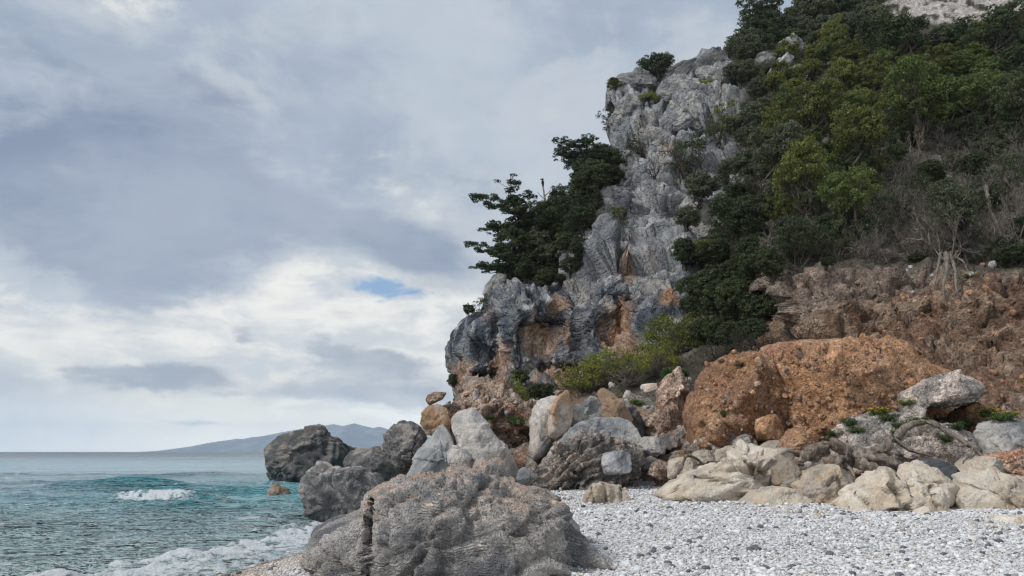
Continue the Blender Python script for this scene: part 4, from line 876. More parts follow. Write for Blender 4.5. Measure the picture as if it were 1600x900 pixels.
# ------------------------------------------------------------------ pebbles
def pebble_mat():
    m, n, b, pos = mat('pebble_stone', .7, .35)
    c = n.new('ShaderNodeAttribute', attribute_name='pcol', attribute_type='INSTANCER').outputs['Color']
    q = n.noise(pos, 60, 4, .6); n.l.new(n.mix(q, n.mix(1, c, (.82, .82, .82), 'MULTIPLY'), n.mix(1, c, (1.12, 1.12, 1.12), 'MULTIPLY')), b.inputs['Base Color'])
    return m
M['pebble'] = pebble_mat()
PAL = np.array([(.72, .72, .725), (.64, .64, .65), (.78, .78, .78), (.50, .50, .51), (.30, .31, .33), (.12, .125, .135), (.52, .44, .36), (.62, .56, .50)])
PEBM = []
for i, c in enumerate(PAL):
    m, n, b, pos = mat('pebble_%s' % ('white', 'pale', 'bright', 'grey', 'mid_grey', 'dark_grey', 'tan', 'buff')[i], .7, .35)
    q = n.noise(pos, 40, 5, .6); n.l.new(n.mix(q, tuple(c * .8), tuple(c * 1.15)), b.inputs['Base Color']); PEBM.append(m)
def build_pebbles():
    rs = np.random.RandomState(77)
    pts = []
    for ylo, yhi, dens in ((9.5, 13, 800), (13, 17, 560), (17, 22, 330), (22, 31, 150)):
        area = (yhi - ylo) * 26; n = int(area * dens)
        x = rs.uniform(-9, 17, n); y = rs.uniform(ylo, yhi, n); pts.append(np.stack([x, y], 1))
    p = np.concatenate(pts); x, y = p[:, 0], p[:, 1]
    keep = (x > shore_x(y) - .3) & (np.abs(x) < .72 * y + 1.0); p = p[keep]; x, y = p[:, 0], p[:, 1]
    q = np.stack([x, y, 0 * x], 1)
    z = beach_z(x, y) + fbm(q * .5, 3, 7) * .05 + fbm(q * 2, 2, 8) * .012
    s = np.clip(rs.lognormal(math.log(.0175), .42, len(p)), .010, .07) * (1 + .25 * sst(y, 14, 24))
    tanz = 1 - sst(x - shore_x(y), 1.5, 3.5); s *= 1 - .25 * tanz
    u = rs.rand(len(p)); ci = np.digitize(u, np.cumsum([.30, .22, .20, .12, .05, .035, .035]))
    s = s * (1 + .28 * fbm(np.stack([x * .25, y * .7, 0 * x], 1), 2, 91))
    ci = np.where((rs.rand(len(p)) < tanz * .75), np.where(rs.rand(len(p)) < .6, 6, 7), ci)
    big = rs.rand(len(p)) < .004; s[big] = rs.uniform(.045, .08, big.sum()); ci[big & (rs.rand(len(p)) < .55)] = 5
    pxx, pyy = to_px(np.stack([x, y, z], 1)); vis = (pxx > 330) & (pxx < 1610) & (pyy < 910) & (pyy > 740)
    # hidden behind the foreground boulder
    hid = (pxx > 478) & (pxx < 900) & (y > 13)
    score = s / y * vis * ~hid
    order = np.argsort(-score); top = order[:300]; rest = order[300:]
    V, Fc = ico(2); variants = []
    for k in range(5):
        v = V * (np.array([1, .78, .5]) + rs.uniform(-.08, .08, 3)); v = v * (1 + .10 * fbm(V * 1.2 + k * 5, 2, k))[:, None]; variants.append((v, Fc))
    meshes = {}
    names = ['white', 'pale grey', 'bright white', 'grey', 'mid grey', 'dark grey', 'tan', 'buff']
    for i in top:
        k = (rs.randint(5), int(ci[i]))
        if k not in meshes:
            mm = mesh_np('pebble', *variants[k[0]]); mm.materials.append(PEBM[k[1]]); meshes[k] = mm
        o = obj('pebble', meshes[k], label='%s rounded pebble lying on the near part of the beach' % names[k[1]], cat='pebble', group='%s pebbles on the near part of the beach' % names[k[1]])
        o.location = (x[i], y[i], z[i] + s[i] * .22); o.scale = (s[i],) * 3; o.rotation_euler = (rs.normal() * .2, rs.normal() * .2, rs.uniform(0, 6.28))
    # everything smaller: one bed of pebbles
    m = bpy.data.meshes.new('pebble_bed'); m.vertices.add(len(rest))
    m.vertices.foreach_set('co', np.stack([x[rest], y[rest], z[rest] + s[rest] * rs.uniform(-.1, .45, len(rest))], 1).astype(np.float32).ravel())
    a = m.attributes.new('psc', 'FLOAT', 'POINT'); a.data.foreach_set('value', s[rest].astype(np.float32))
    rot = np.stack([rs.normal(size=len(rest)) * .28, rs.normal(size=len(rest)) * .28, rs.uniform(0, 6.28, len(rest))], 1)
    a = m.attributes.new('prot', 'FLOAT_VECTOR', 'POINT'); a.data.foreach_set('vector', rot.astype(np.float32).ravel())
    cc = PAL[ci[rest]] * rs.uniform(.8, 1.08, (len(rest), 1)) * (1 - .5 * (1 - sst(x[rest] - shore_x(y[rest]) + fbm(q[rest] * .8, 2, 4) * .3, .3, 1.0)))[:, None]
    a = m.attributes.new('pcol', 'FLOAT_COLOR', 'POINT'); a.data.foreach_set('color', np.c_[cc, np.ones(len(rest))].astype(np.float32).ravel())
    o = obj('pebble_bed', m, None, kind='stuff', label='countless small white and grey pebbles covering the beach', cat='pebbles')
    ng = bpy.data.node_groups.new('pebble_scatter', 'GeometryNodeTree')
    ng.interface.new_socket('Geometry', in_out='INPUT', socket_type='NodeSocketGeometry'); ng.interface.new_socket('Geometry', in_out='OUTPUT', socket_type='NodeSocketGeometry')
    N = ng.nodes; L = ng.links
    gi = N.new('NodeGroupInput'); go = N.new('NodeGroupOutput')
    ic = N.new('GeometryNodeMeshIcoSphere'); ic.inputs['Subdivisions'].default_value = 2; ic.inputs['Radius'].default_value = 1
    tr = N.new('GeometryNodeTransform'); tr.inputs['Scale'].default_value = (1, .78, .52); L.new(ic.outputs[0], tr.inputs['Geometry'])
    sp = N.new('GeometryNodeSetPosition'); no = N.new('ShaderNodeTexNoise'); no.inputs['Scale'].default_value = 1.3
    sb = N.new('ShaderNodeVectorMath'); sb.operation = 'SUBTRACT'; sb.inputs[1].default_value = (.5, .5, .5); L.new(no.outputs['Color'], sb.inputs[0])
    sc = N.new('ShaderNodeVectorMath'); sc.operation = 'SCALE'; sc.inputs['Scale'].default_value = .5; L.new(sb.outputs[0], sc.inputs[0])
    L.new(tr.outputs[0], sp.inputs['Geometry']); L.new(sc.outputs[0], sp.inputs['Offset'])
    sm = N.new('GeometryNodeSetShadeSmooth'); L.new(sp.outputs[0], sm.inputs[0])
    sma = N.new('GeometryNodeSetMaterial'); sma.inputs['Material'].default_value = M['pebble']; L.new(sm.outputs[0], sma.inputs[0])
    ip = N.new('GeometryNodeInstanceOnPoints'); L.new(gi.outputs[0], ip.inputs['Points']); L.new(sma.outputs[0], ip.inputs['Instance'])
    def na(nm, t):
        q = N.new('GeometryNodeInputNamedAttribute'); q.data_type = t; q.inputs[0].default_value = nm
        return next(s_ for s_ in q.outputs if s_.enabled)
    L.new(na('psc', 'FLOAT'), ip.inputs['Scale']); L.new(na('prot', 'FLOAT_VECTOR'), ip.inputs['Rotation'])
    L.new(ip.outputs[0], go.inputs[0])
    md = o.modifiers.new('scatter', 'NODES'); md.node_group = ng
    print('pebbles', len(rest))
build_pebbles()

# ------------------------------------------------------------------ plants (unit prototypes: base at z=0, about 2 wide, 2 tall)
def limb(mb, a, b, r0, r1, rs, n=6, wig=.12, k=4):
    a, b = np.array(a, float), np.array(b, float); t = np.linspace(0, 1, n)[:, None]; L = np.linalg.norm(b - a)
    off = rs.normal(size=(n, 3)) * wig * L * .5; off[0] = 0; off[-1] = 0
    pts = a + (b - a) * t + off * np.sin(t * pi); mb.tube(pts, r0 + (r1 - r0) * t[:, 0], k); return pts
def clumps(lf, centres, radii, n, leaf, rs, up=None, aspect=.55, flat=.8, jit=.55):
    """leaf quads lying roughly on the skin of many small clumps"""
    C = []; D = []
    for c, r in zip(centres, radii):
        m = max(6, int(n * (r / np.mean(radii)) ** 2)); d = rs.normal(size=(m, 3)); d[:, 2] = np.abs(d[:, 2]) * 1.1 - .35; d /= np.linalg.norm(d, axis=1)[:, None]
        rr = r * (.65 + .45 * rs.rand(m))
        C.append(np.array(c) + d * rr[:, None] * np.array([1, 1, flat])); D.append(d)
    c = np.concatenate(C); nrm = np.concatenate(D) + rs.normal(size=(len(c), 3)) * jit; nrm /= np.linalg.norm(nrm, axis=1)[:, None]
    t = rs.normal(size=c.shape) if up is None else rs.normal(size=c.shape) * .5 + up
    a = t - (t * nrm).sum(1)[:, None] * nrm; a /= np.linalg.norm(a, axis=1)[:, None] + 1e-9; b = np.cross(nrm, a)
    sz = leaf * rs.uniform(.55, 1.5, len(c))[:, None]
    v = np.stack([c - a * sz, c + b * sz * aspect, c + a * sz, c - b * sz * aspect], 1).reshape(-1, 3)
    lf.add(v, np.arange(4 * len(c)).reshape(-1, 4))
def crown_bush(seed, n=60, leaf=.045, nb=90, spread=.85, h0=.1, top=1.8, up=None, cl=.17, aspect=.55, low=.45, high=.7, tw=.04):
    rs = np.random.RandomState(seed); tr = MB(); lf = MB(); C = []; Rr = []
    lobes = [(rs.uniform(-.45, .45) * spread, rs.uniform(-.45, .45) * spread, rs.uniform(low, high) * top, rs.uniform(.42, .62)) for _ in range(5)]
    while len(C) < nb:
        L = lobes[rs.randint(5)]; d = rs.normal(size=3); d[2] = d[2] * .9 + .15; d /= np.linalg.norm(d)
        q = np.array(L[:3]) + d * L[3] * rs.uniform(.7, 1.12)
        if q[2] < h0: continue
        if any(np.linalg.norm((q - np.array(o[:3]))) < o[3] * .55 for o in lobes): continue
        C.append(q); Rr.append(cl * rs.uniform(.55, 1.35))
    for L in lobes:
        limb(tr, (rs.normal() * .05, rs.normal() * .05, -.1), L[:3], tw, tw * .4, rs, 8, .2)
    for q in C[::3]:
        L = min(lobes, key=lambda o: np.linalg.norm(q - np.array(o[:3]))); limb(tr, np.array(L[:3]) * np.array([.7, .7, .6]), q, .014, .005, rs, 4, .15, 3)
    clumps(lf, C, Rr, n, leaf, rs, up, aspect)
    return tr.mesh('trunk'), lf.mesh('crown', smooth=False)
def pine(seed, lean=-.5, n=8, leaf=.034):
    rs = np.random.RandomState(seed); tr = MB(); lf = MB(); C = []; Rr = []
    top = np.array([lean, 0, 1.5]); pts = limb(tr, (0, 0, -.1), top, .08, .03, rs, 9, .16, 6)
    for i in range(n):
        b = pts[3 + i % 6]; a = rs.uniform(0, 2 * pi) if i % 2 else pi + rs.normal() * .5
        e = b + np.array([cos(a) * rs.uniform(.4, .95), sin(a) * rs.uniform(.3, .7), rs.uniform(.05, .5)])
        lp = limb(tr, b, e, .03, .01, rs, 7, .2)
        for q in lp[2:]:
            for _ in range(4):
                c = q + rs.normal(size=3) * np.array([.15, .15, .05]) + np.array([0, 0, .06]); limb(tr, q, c, .009, .004, rs, 3, .1, 3); C.append(c); Rr.append(rs.uniform(.06, .12))
    for _ in range(26):
        c = top + rs.normal(size=3) * np.array([.26, .26, .09]); limb(tr, top, c, .01, .004, rs, 3, .1, 3); C.append(c); Rr.append(rs.uniform(.06, .12))
    clumps(lf, C, Rr, 46, leaf, rs, None, .4, .6, .7)
    return tr.mesh('trunk'), lf.mesh('crown', smooth=False)
def twigs(seed, n=16, depth=3, drop=0., leaves=250, open_=1., rad=.026):
    rs = np.random.RandomState(seed); tr = MB(); lf = MB()
    def grow(a, d, L, r, k):
        b = a + d * L + rs.normal(size=3) * L * .12
        pts = limb(tr, a, b, r, r * .55, rs, 4 if k else 3, .22, 3)
        if k == 0:
            return
        for _ in range(3 if k > 1 else 4):
            nd = d + rs.normal(size=3) * .55 * open_; nd[2] -= drop * .3; nd /= np.linalg.norm(nd); grow(pts[rs.randint(1, 4)] if rs.rand() < .6 else pts[-1], nd, L * rs.uniform(.5, .8), r * .6, k - 1)
    for i in range(n):
        a = rs.uniform(0, 2 * pi); d = np.array([cos(a) * .7 * open_, sin(a) * .7 * open_, rs.uniform(.4, 1.2)]); d /= np.linalg.norm(d)
        grow(np.array([rs.normal() * .15, rs.normal() * .15, 0.]), d, rs.uniform(.5, .8), rad, depth)
    q = rs.normal(size=(leaves, 3)) * np.array([.5, .5, .35]) + np.array([0, 0, 1.2]); lf.quads(q, .035, rs, 0, .5)
    return tr.mesh('branches'), lf.mesh('leaves', smooth=False)
def spurge(seed, n=230):
    rs = np.random.RandomState(seed); tr = MB(); lf = MB()
    for i in range(n):
        a = rs.uniform(0, 2 * pi); e = math.acos(rs.uniform(.12, 1)); r = rs.uniform(.8, 1.08) * (1 + .18 * sin(3 * a + seed))
        t = np.array([sin(e) * cos(a) * 1.05, sin(e) * sin(a) * 1.05, cos(e) * 1.35 + .05]) * r
        limb(tr, (rs.normal() * .06, rs.normal() * .06, 0), t, .012, .007, rs, 5, .12, 3)
        if rs.rand() < .8: lf.quads(t + rs.normal(size=(26, 3)) * .065, .034, rs, 0, .5, np.array([0, 0, .8]))
    return tr.mesh('stems'), lf.mesh('leaves', smooth=False)
def herb(seed, n=70, flowers=0):
    rs = np.random.RandomState(seed); tr = MB(); lf = MB(); fl = MB()
    for i in range(n):
        a = rs.uniform(0, 2 * pi); t = np.array([cos(a) * rs.uniform(.1, 1), sin(a) * rs.uniform(.1, 1), rs.uniform(.3, 1.1)])
        limb(tr, t * np.array([.3, .3, 0]), t, .012, .008, rs, 4, .15, 3)
        lf.quads(t * rs.uniform(.4, 1, (22, 1)) + rs.normal(size=(22, 3)) * .09, .075, rs, 0, .4, np.array([0, 0, .6]))
        if i < flowers: fl.quads(t + np.array([0, 0, .08]) + rs.normal(size=(6, 3)) * .03, .06, rs, 0, .9)
    r = [tr.mesh('stems'), lf.mesh('leaves', smooth=False)]
    if flowers: r.append(fl.mesh('flowers', smooth=False))
    return tuple(r)
PROTO = {}
for k in range(5): PROTO['bush', k] = crown_bush(100 + k, 62, .040, 130, cl=.16)
for k in range(4): PROTO['juniper', k] = crown_bush(200 + k, 58, .042, 150, .8, .1, 2.0, np.array([0, 0, 1.3]), .13, .32)
for k in range(4): PROTO['tree', k] = crown_bush(260 + k, 50, .034, 150, 1.0, .85, 2.0, None, .14, .5, .62, .85, .06)
for k in range(3): PROTO['pine', k] = pine(300 + k, (-.55, -.3, .4)[k])
for k in range(3): PROTO['twig', k] = twigs(400 + k)
for k in range(2): PROTO['snag', k] = twigs(430 + k, 3, 4, 0, 30, .9, .05)
for k in range(2): PROTO['spurge', k] = spurge(450 + k)
for k in range(2): PROTO['herb', k] = herb(470 + k)
PROTO['flowerherb', 0] = herb(480, 60, 40)
for k in range(2): PROTO['sparse', k] = crown_bush(490 + k, 34, .036, 48, 1.0, .4, 2.0, None, .15)
_pm = {}
PARTN = {'tree': ('trunk', 'crown'), 'bush': ('trunk', 'crown'), 'juniper': ('trunk', 'crown'), 'pine': ('trunk', 'crown'), 'twig': ('branches', 'leaves'), 'snag': ('branches', 'leaves'), 'spurge': ('stems', 'leaves'), 'herb': ('stems', 'leaves'), 'flowerherb': ('stems', 'leaves', 'flowers'), 'sparse': ('trunk', 'crown')}
def plant(kind, leafm, at, w, h, label, name='shrub', cat='shrub', group=None, rot=None, var=None, wood='bark', lean=(0, 0)):
    vs = [k for k in PROTO if k[0] == kind]; k = vs[(random.randrange(len(vs)) if var is None else var) % len(vs)]
    key = (k, leafm, wood)
    if key not in _pm:
        ms = []
        for i, m in enumerate(PROTO[k]):
            m2 = m.copy(); m2.materials.clear(); m2.materials.append(M[wood] if i == 0 else M[leafm] if i == 1 else M['flower']); ms.append(m2)
        _pm[key] = ms
    e = obj(name, None, loc=at, label=label, cat=cat, group=group); e.empty_display_size = .2
    e.scale = (w / 2, w / 2 * .9, h / 2); e.rotation_euler = (lean[0], lean[1], random.uniform(0, 6.28) if rot is None else rot)
    for nm, m in zip(PARTN[kind], _pm[key]): obj(nm, m, parent=e)
    return e
random.seed(5)
def on(kind, leafm, px, py, w, h, label, **kw):
    """px,py: foot of the plant in the photograph; w,h in photograph pixels"""
    q = surf(px, py); s = q[1] / F
    return plant(kind, leafm, q + np.array([0, -.1, -.1]), w * s, h * s, label, **kw)

# wooded slope: individual shrubs over the whole hillside
SLOPE = [(1120,300),(1085,420),(1060,470),(1080,520),(1130,545),(1190,520),(1200,440),(1260,410),(1330,385),(1420,395),(1500,380),(1610,400),(1640,330),(1640,20),(1560,30),(1490,48),(1420,60),(1395,50),(1390,-30),(1262,-30),(1240,15),(1200,30),(1160,70),(1150,90),(1150,130),(1170,150),(1125,190),(1120,250)]
TWIGZ = [(1370,215),(1480,190),(1640,200),(1640,420),(1500,420),(1400,410),(1200,430),(1180,370),(1260,300),(1340,330),(1390,290)]
def inside(x, y, poly):
    r = False; j = len(poly) - 1
    for i in range(len(poly)):
        if (poly[i][1] > y) != (poly[j][1] > y) and x < (poly[j][0] - poly[i][0]) * (y - poly[i][1]) / (poly[j][1] - poly[i][1]) + poly[i][0]: r = not r
        j = i
    return r
def zone(x, y):
    v = 'near the upper rock face' if y < 110 else 'on the upper slope' if y < 200 else 'half way down the slope' if y < 300 else 'low above the rock band'
    h = 'beside the pale cliff' if x < 1230 else 'left of the leafless thicket' if x < 1380 else 'above the leafless thicket' if y < 210 and x < 1500 else 'near the right edge' if x > 1500 else 'around the dry thicket'
    return v + ', ' + h
def wooded():
    rs = np.random.RandomState(21); n = 0
    y = -30.
    while y < 560:
        x = 1050. + rs.uniform(0, 20)
        while x < 1650:
            jx, jy = x + rs.uniform(-9, 9), y + rs.uniform(-7, 7)
            if inside(jx, jy, SLOPE):
                dark = perlin(np.array([[jx * .011, jy * .013, 3.]]), 5)[0]; w = rs.uniform(50, 86); fy = jy + 18; z = zone(jx, jy)
                sz = 'small ' if w < 62 else 'large ' if w > 75 else ''
                def put(kd, lm, fw, fh, what, **kw):
                    on(kd, lm, jx, fy, w * fw, w * fh, sz + what + ' ' + z, group=what.replace('bush', 'bushe') + 's ' + z, **kw)
                if inside(jx, jy, TWIGZ):
                    u = rs.rand()
                    if u < .40: put('twig', 'leaf_grey', .95, rs.uniform(.8, 1.1), 'leafless grey bush', name='bare_bush', cat='bush', wood='twig')
                    elif u < .54: put('snag', 'leaf_grey', .8, 1.5, 'bare crooked sapling', name='bare_tree', cat='tree', wood='twig')
                    elif u < .75: put('sparse', 'leaf_dark', .95, 1., 'open dark green shrub')
                    else: put('bush', 'leaf_dark' if u < .9 else 'leaf_grey', .85, .7, 'low dark green shrub')
                elif jy > 400: put('bush', 'leaf_dark', .8, .85, 'shaded dark green bush')
                elif jx > 1210 and 70 < jy < 340 and dark > -.2 and jx < 1490: put('juniper', 'leaf_olive' if rs.rand() < .75 else 'leaf_green', .9, rs.uniform(.75, 1.05), 'olive green juniper', name='juniper_bush')
                elif jx > 1380 and dark > 0: put('bush', 'leaf_green', .9, .8, 'bright green leafy shrub')
                elif jy < 90: put('bush', 'leaf_dark' if dark > -.1 else 'leaf_grey', .9, .8, 'dark evergreen shrub')
                elif jx < 1240: put('sparse' if rs.rand() < .3 else 'bush', 'leaf_grey' if rs.rand() < .7 else 'leaf_dark', .85, .8, 'grey-green bush')
                else: put('juniper' if rs.rand() < .5 else 'bush', 'leaf_green' if dark > 0 else 'leaf_dark', .9, .8, 'mid green shrub')
                n += 1
            x += rs.uniform(27, 36)
        y += 24 if y > 60 else 20
    LEDGE = [(786,436),(796,408),(820,376),(846,352),(880,322),(905,298),(928,274),(944,250),(952,262),(948,320),(936,360),(925,395),(916,430),(880,446),(840,440)]
    pts = []
    for k in range(900):
        x, y = rs.uniform(790, 955), rs.uniform(245, 450)
        if inside(x, y, LEDGE) and all((x - a) ** 2 + (y - b) ** 2 > 15 ** 2 for a, b in pts): pts.append((x, y))
    for x, y in pts:
        w = rs.uniform(52, 84); kd = ('bush', 'bush', 'juniper')[rs.randint(3)]; lm = ('leaf_dark', 'leaf_dark', 'leaf_dark', 'leaf_grey')[rs.randint(4)]
        if y > 420: w *= .6
        tone = {'leaf_dark': 'dark', 'leaf_green': 'mid green', 'leaf_grey': 'greyish'}[lm]; size = 'small ' if w < 50 else 'large ' if w > 72 else 'mid-sized '
        where = ('on the bare rock rim of the seaward ledge' if y > 415 else 'beside the pines at the left end of the seaward ledge') if x < 860 else 'against the cliff at the top of the seaward ledge' if y < 310 else ('half way up the skyline of the seaward ledge' if x < 895 else 'between skyline and cliff on the seaward ledge') if y < 375 else 'in the lower notch between seaward ledge and cliff'
        on(kd, lm, x, y + 6, w, w * .85, size + tone + ' shrub ' + where, group=size + tone + ' shrubs ' + where)
    print('slope plants', n, 'ledge', len(pts))
wooded()
# single plants (foot pixel, width, height)
T_ = [
 ('tree','leaf_olive',1262,352,120,140,'olive tree crown left of the leafless thicket, lowest of the big crowns','broad_tree','tree',{}),
 ('tree','leaf_green',1325,385,110,130,'mid green tree hanging over the rock band left of the thicket','broad_tree','tree',{}),
 ('tree','leaf_olive',1350,290,130,130,'broad olive tree in the middle of the slope above the thicket','broad_tree','tree',{}),
 ('tree','leaf_olive',1275,245,120,120,'broad olive tree on the left middle of the slope','broad_tree','tree',{}),
 ('tree','leaf_green',1430,245,140,140,'large green tree reaching into the top of the leafless thicket','broad_tree','tree',{}),
 ('tree','leaf_green',1515,215,140,120,'large green tree right of the one over the thicket','broad_tree','tree',{}),
 ('tree','leaf_dark',1590,235,120,120,'dark green tree at the right edge above the bare trees','broad_tree','tree',{}),
 ('tree','leaf_dark',1410,125,140,110,'dark round tree below the upper rock face','broad_tree','tree',{}),
 ('tree','leaf_dark',1560,110,140,110,'dark tree below the right end of the upper rock face','broad_tree','tree',{}),
 ('tree','leaf_grey',1215,300,110,120,'grey-green tree beside the pale cliff, half way up','broad_tree','tree',{}),
 ('tree','leaf_dark',1165,420,110,110,'dark tree beside the lower right edge of the pale cliff','broad_tree','tree',{}),
 ('tree','leaf_dark',1235,425,90,100,'dark tree leaning over the left end of the rock band','broad_tree','tree',{}),
 ('tree','leaf_grey',1500,400,100,120,'thin grey-green tree standing in the leafless thicket','broad_tree','tree',{}),
 ('pine','leaf_dark',846,400,150,118,'gnarled dark pine leaning out to the left of the headland, topmost with open branches','pine_tree','tree',dict(rot=0,var=0)),
 ('pine','leaf_dark',812,436,120,84,'low dark pine overhanging the left tip of the ledge','pine_tree','tree',dict(rot=.15,var=0)),
 ('pine','leaf_dark',930,300,95,85,'dark wind-bent pine against the sky at the left edge of the cliff','pine_tree','tree',dict(rot=.2,var=1)),
 ('pine','leaf_dark',1222,75,110,110,'dark pine on the skyline at the top of the cliff','pine_tree','tree',dict(rot=0,var=1)),
 ('juniper','leaf_dark',1192,98,64,72,'dark rounded juniper left of the skyline pine','juniper_bush','shrub',{}),
 ('bush','leaf_dark',1030,136,68,56,'round dark bush standing alone on the cliff-top skyline','round_bush','shrub',{}),
 ('sparse','leaf_dark',938,212,48,55,'thin bush hanging from the upper left edge of the cliff','shrub','shrub',{}),
 ('sparse','leaf_dark',1145,82,44,36,'wispy bush leaning left on the skyline slab','shrub','shrub',{}),
 ('bush','leaf_olive',972,166,34,26,'olive tuft under the dark corner block of the cliff','shrub','shrub',{}),
 ('spurge','leaf_yellow',1012,176,30,20,'yellow-green cushion between the cliff-top blocks','cushion_plant','plant',{}),
 ('spurge','leaf_yellow',1098,138,44,24,'yellow-green cushion below the skyline slab','cushion_plant','plant',{}),
 ('spurge','leaf_yellow',1118,106,30,16,'small yellow-green cushion on the skyline slab','cushion_plant','plant',{}),
 ('spurge','leaf_olive',1035,158,26,22,'olive cushion left of the pale cliff-top block','cushion_plant','plant',{}),
 ('bush','leaf_olive',1150,116,50,36,'olive bush at the right end of the skyline slab','shrub','shrub',{}),
 ('sparse','leaf_dark',858,315,40,30,'thin bush on the ledge skyline beside the dead snag','shrub','shrub',{}),
 ('snag','leaf_dark',868,322,26,36,'short bleached snag right of the one carrying the bird','dead_snag','dead tree',dict(wood='twig')),
 ('sparse','leaf_dark',750,500,34,42,'small dark bush on the shoulder of the headland','shrub','shrub',{}),
 ('bush','leaf_dark',738,505,26,26,'dark tuft at the left shoulder of the headland','shrub','shrub',{}),
 ('bush','leaf_dark',703,612,24,32,'dark bush at the foot of the headland tip against the sky','shrub','shrub',{}),
 ('sparse','leaf_grey',1005,252,80,62,'grey-green open tree on the left part of the cliff face','small_tree','tree',{}),
 ('snag','leaf_dark',1078,298,90,105,'dark bare tree clinging to the middle of the cliff face','bare_tree','tree',{}),
 ('sparse','leaf_dark',1072,292,90,95,'dark open-crowned pine on the middle of the cliff face','small_tree','tree',{}),
 ('snag','leaf_dark',1140,250,80,120,'tall bare tree where cliff and scrub meet','bare_tree','tree',{}),
 ('sparse','leaf_olive',1132,215,80,70,'open olive crown above the tall bare tree','small_tree','tree',{}),
 ('snag','leaf_dark',1030,315,60,50,'small bare bush rooted below the cliff-face trees','bare_bush','bush',{}),
 ('sparse','leaf_olive',960,362,60,58,'olive bush growing from a crack on the left of the cliff face','shrub','shrub',{}),
 ('bush','leaf_grey',1100,330,80,70,'grey bush over the pale bulge of the cliff','shrub','shrub',{}),
 ('bush','leaf_grey',1080,375,56,50,'grey bush under the pale bulge of the cliff','shrub','shrub',{}),
 ('bush','leaf_olive',1108,420,70,62,'olive bush right of the pale cliff slab','shrub','shrub',{}),
 ('bush','leaf_dark',1110,475,90,80,'dark bush in the corner between cliff and slope','shrub','shrub',{}),
 ('bush','leaf_dark',1160,500,90,80,'dark bush above the recess behind the red mound','shrub','shrub',{}),
 ('spurge','leaf_yellow',1052,540,108,90,'tall yellow-green spurge bush leaning against the cliff foot','spurge_bush','bush',dict(wood='twig')),
 ('spurge','leaf_yellow',1028,578,84,70,'greener spurge bush below the tall yellow one','spurge_bush','bush',dict(wood='twig')),
 ('spurge','leaf_yellow',968,588,104,66,'wide yellow-green spurge bush in the middle of the spurge slope','spurge_bush','bush',dict(wood='twig')),
 ('spurge','leaf_yellow',918,615,94,72,'bright yellow-green spurge bush behind the knobbed boulder','spurge_bush','bush',dict(wood='twig')),
 ('spurge','leaf_yellow',795,622,72,54,'yellow-green spurge bush on the reddish conglomerate boulder','spurge_bush','bush',dict(wood='twig')),
 ('twig','leaf_grey',985,598,80,50,'dry grey twiggy bush among the spurge','bare_bush','bush',dict(wood='twig')),
 ('twig','leaf_grey',940,625,60,38,'dry grey twiggy bush below the wide spurge','bare_bush','bush',dict(wood='twig')),
 ('twig','leaf_grey',1085,530,80,56,'grey twiggy bush under the corner bush','bare_bush','bush',dict(wood='twig')),
 ('bush','leaf_fresh',1045,592,60,34,'fresh green bush above the squared white stone','shrub','shrub',{}),
 ('bush','leaf_dark',815,608,36,34,'dark bush behind the spurge on the conglomerate','shrub','shrub',{}),
 ('bush','leaf_dark',850,632,64,44,'wide dark bush behind the white upright slab','shrub','shrub',{}),
 ('bush','leaf_dark',1075,648,30,56,'dark ivy-like bush in the cleft left of the red mound','shrub','shrub',{}),
 ('herb','leaf_fresh',995,632,34,20,'green herb patch left of the squared white stone','herb','plant',{}),
 ('twig','leaf_dark',1178,568,84,60,'tangle of dark dead branches in the recess behind the red mound','bare_bush','bush',{}),
 ('twig','leaf_dark',1120,560,60,50,'dark dead twigs left of the tangle behind the red mound','bare_bush','bush',{}),
 ('twig','leaf_dark',1250,528,70,34,'dark dead branches sticking out over the top of the red mound','bare_bush','bush',{}),
 ('bush','leaf_dark',1110,540,70,60,'dark bush filling the shaded recess left of the red mound','shrub','shrub',{}),
 ('herb','leaf_fresh',1130,520,50,40,'green herb in the recess above the red mound','herb','plant',{}),
 ('snag','leaf_grey',1478,410,110,190,'tall crooked grey tree rising over the dry thicket','bare_tree','tree',dict(wood='twig',var=0)),
 ('snag','leaf_grey',1560,400,90,170,'pale bare tree near the right edge','bare_tree','tree',dict(wood='twig',var=1)),
 ('twig','leaf_grey',1400,345,70,90,'hanging tangle of pale dry stems in the thicket','bare_bush','bush',dict(wood='twig')),
 ('bush','leaf_dark',1585,410,70,44,'green bush on top of the red bank at the right edge','shrub','shrub',{}),
 ('flowerherb','leaf_olive',1515,440,30,16,'small yellow-flowered tuft on the lip of the red bank','flowering_herb','plant',{}),
 ('bush','leaf_dark',1290,432,34,22,'small dark tuft on the rock band','shrub','shrub',{}),
 ('bush','leaf_dark',1435,405,36,20,'low dark tuft on the rock band under the tall grey tree','shrub','shrub',{}),
 ('spurge','leaf_yellow',1368,108,30,22,'bright yellow-flowering tuft on top of a juniper','flowering_shrub','shrub',{}),
 ('spurge','leaf_yellow',1520,112,52,26,'yellow-flowering shrub high on the right of the slope','flowering_shrub','shrub',{}),
 ('spurge','leaf_olive',1250,285,60,36,'pale olive shrub at the left foot of the junipers','shrub','shrub',{}),
 ('herb','leaf_fresh',1565,625,50,22,'green herb tuft right of the boulder nose','herb','plant',{}),
 ('flowerherb','leaf_fresh',1580,660,60,26,'yellow-flowered herbs above the streaked block','flowering_herb','plant',{}),
]
for kd, lm, x, y, w, h, lb, nm, ct, kw in T_:
    on(kd, lm, x, y, w, h, lb, name=nm, cat=ct, **kw)

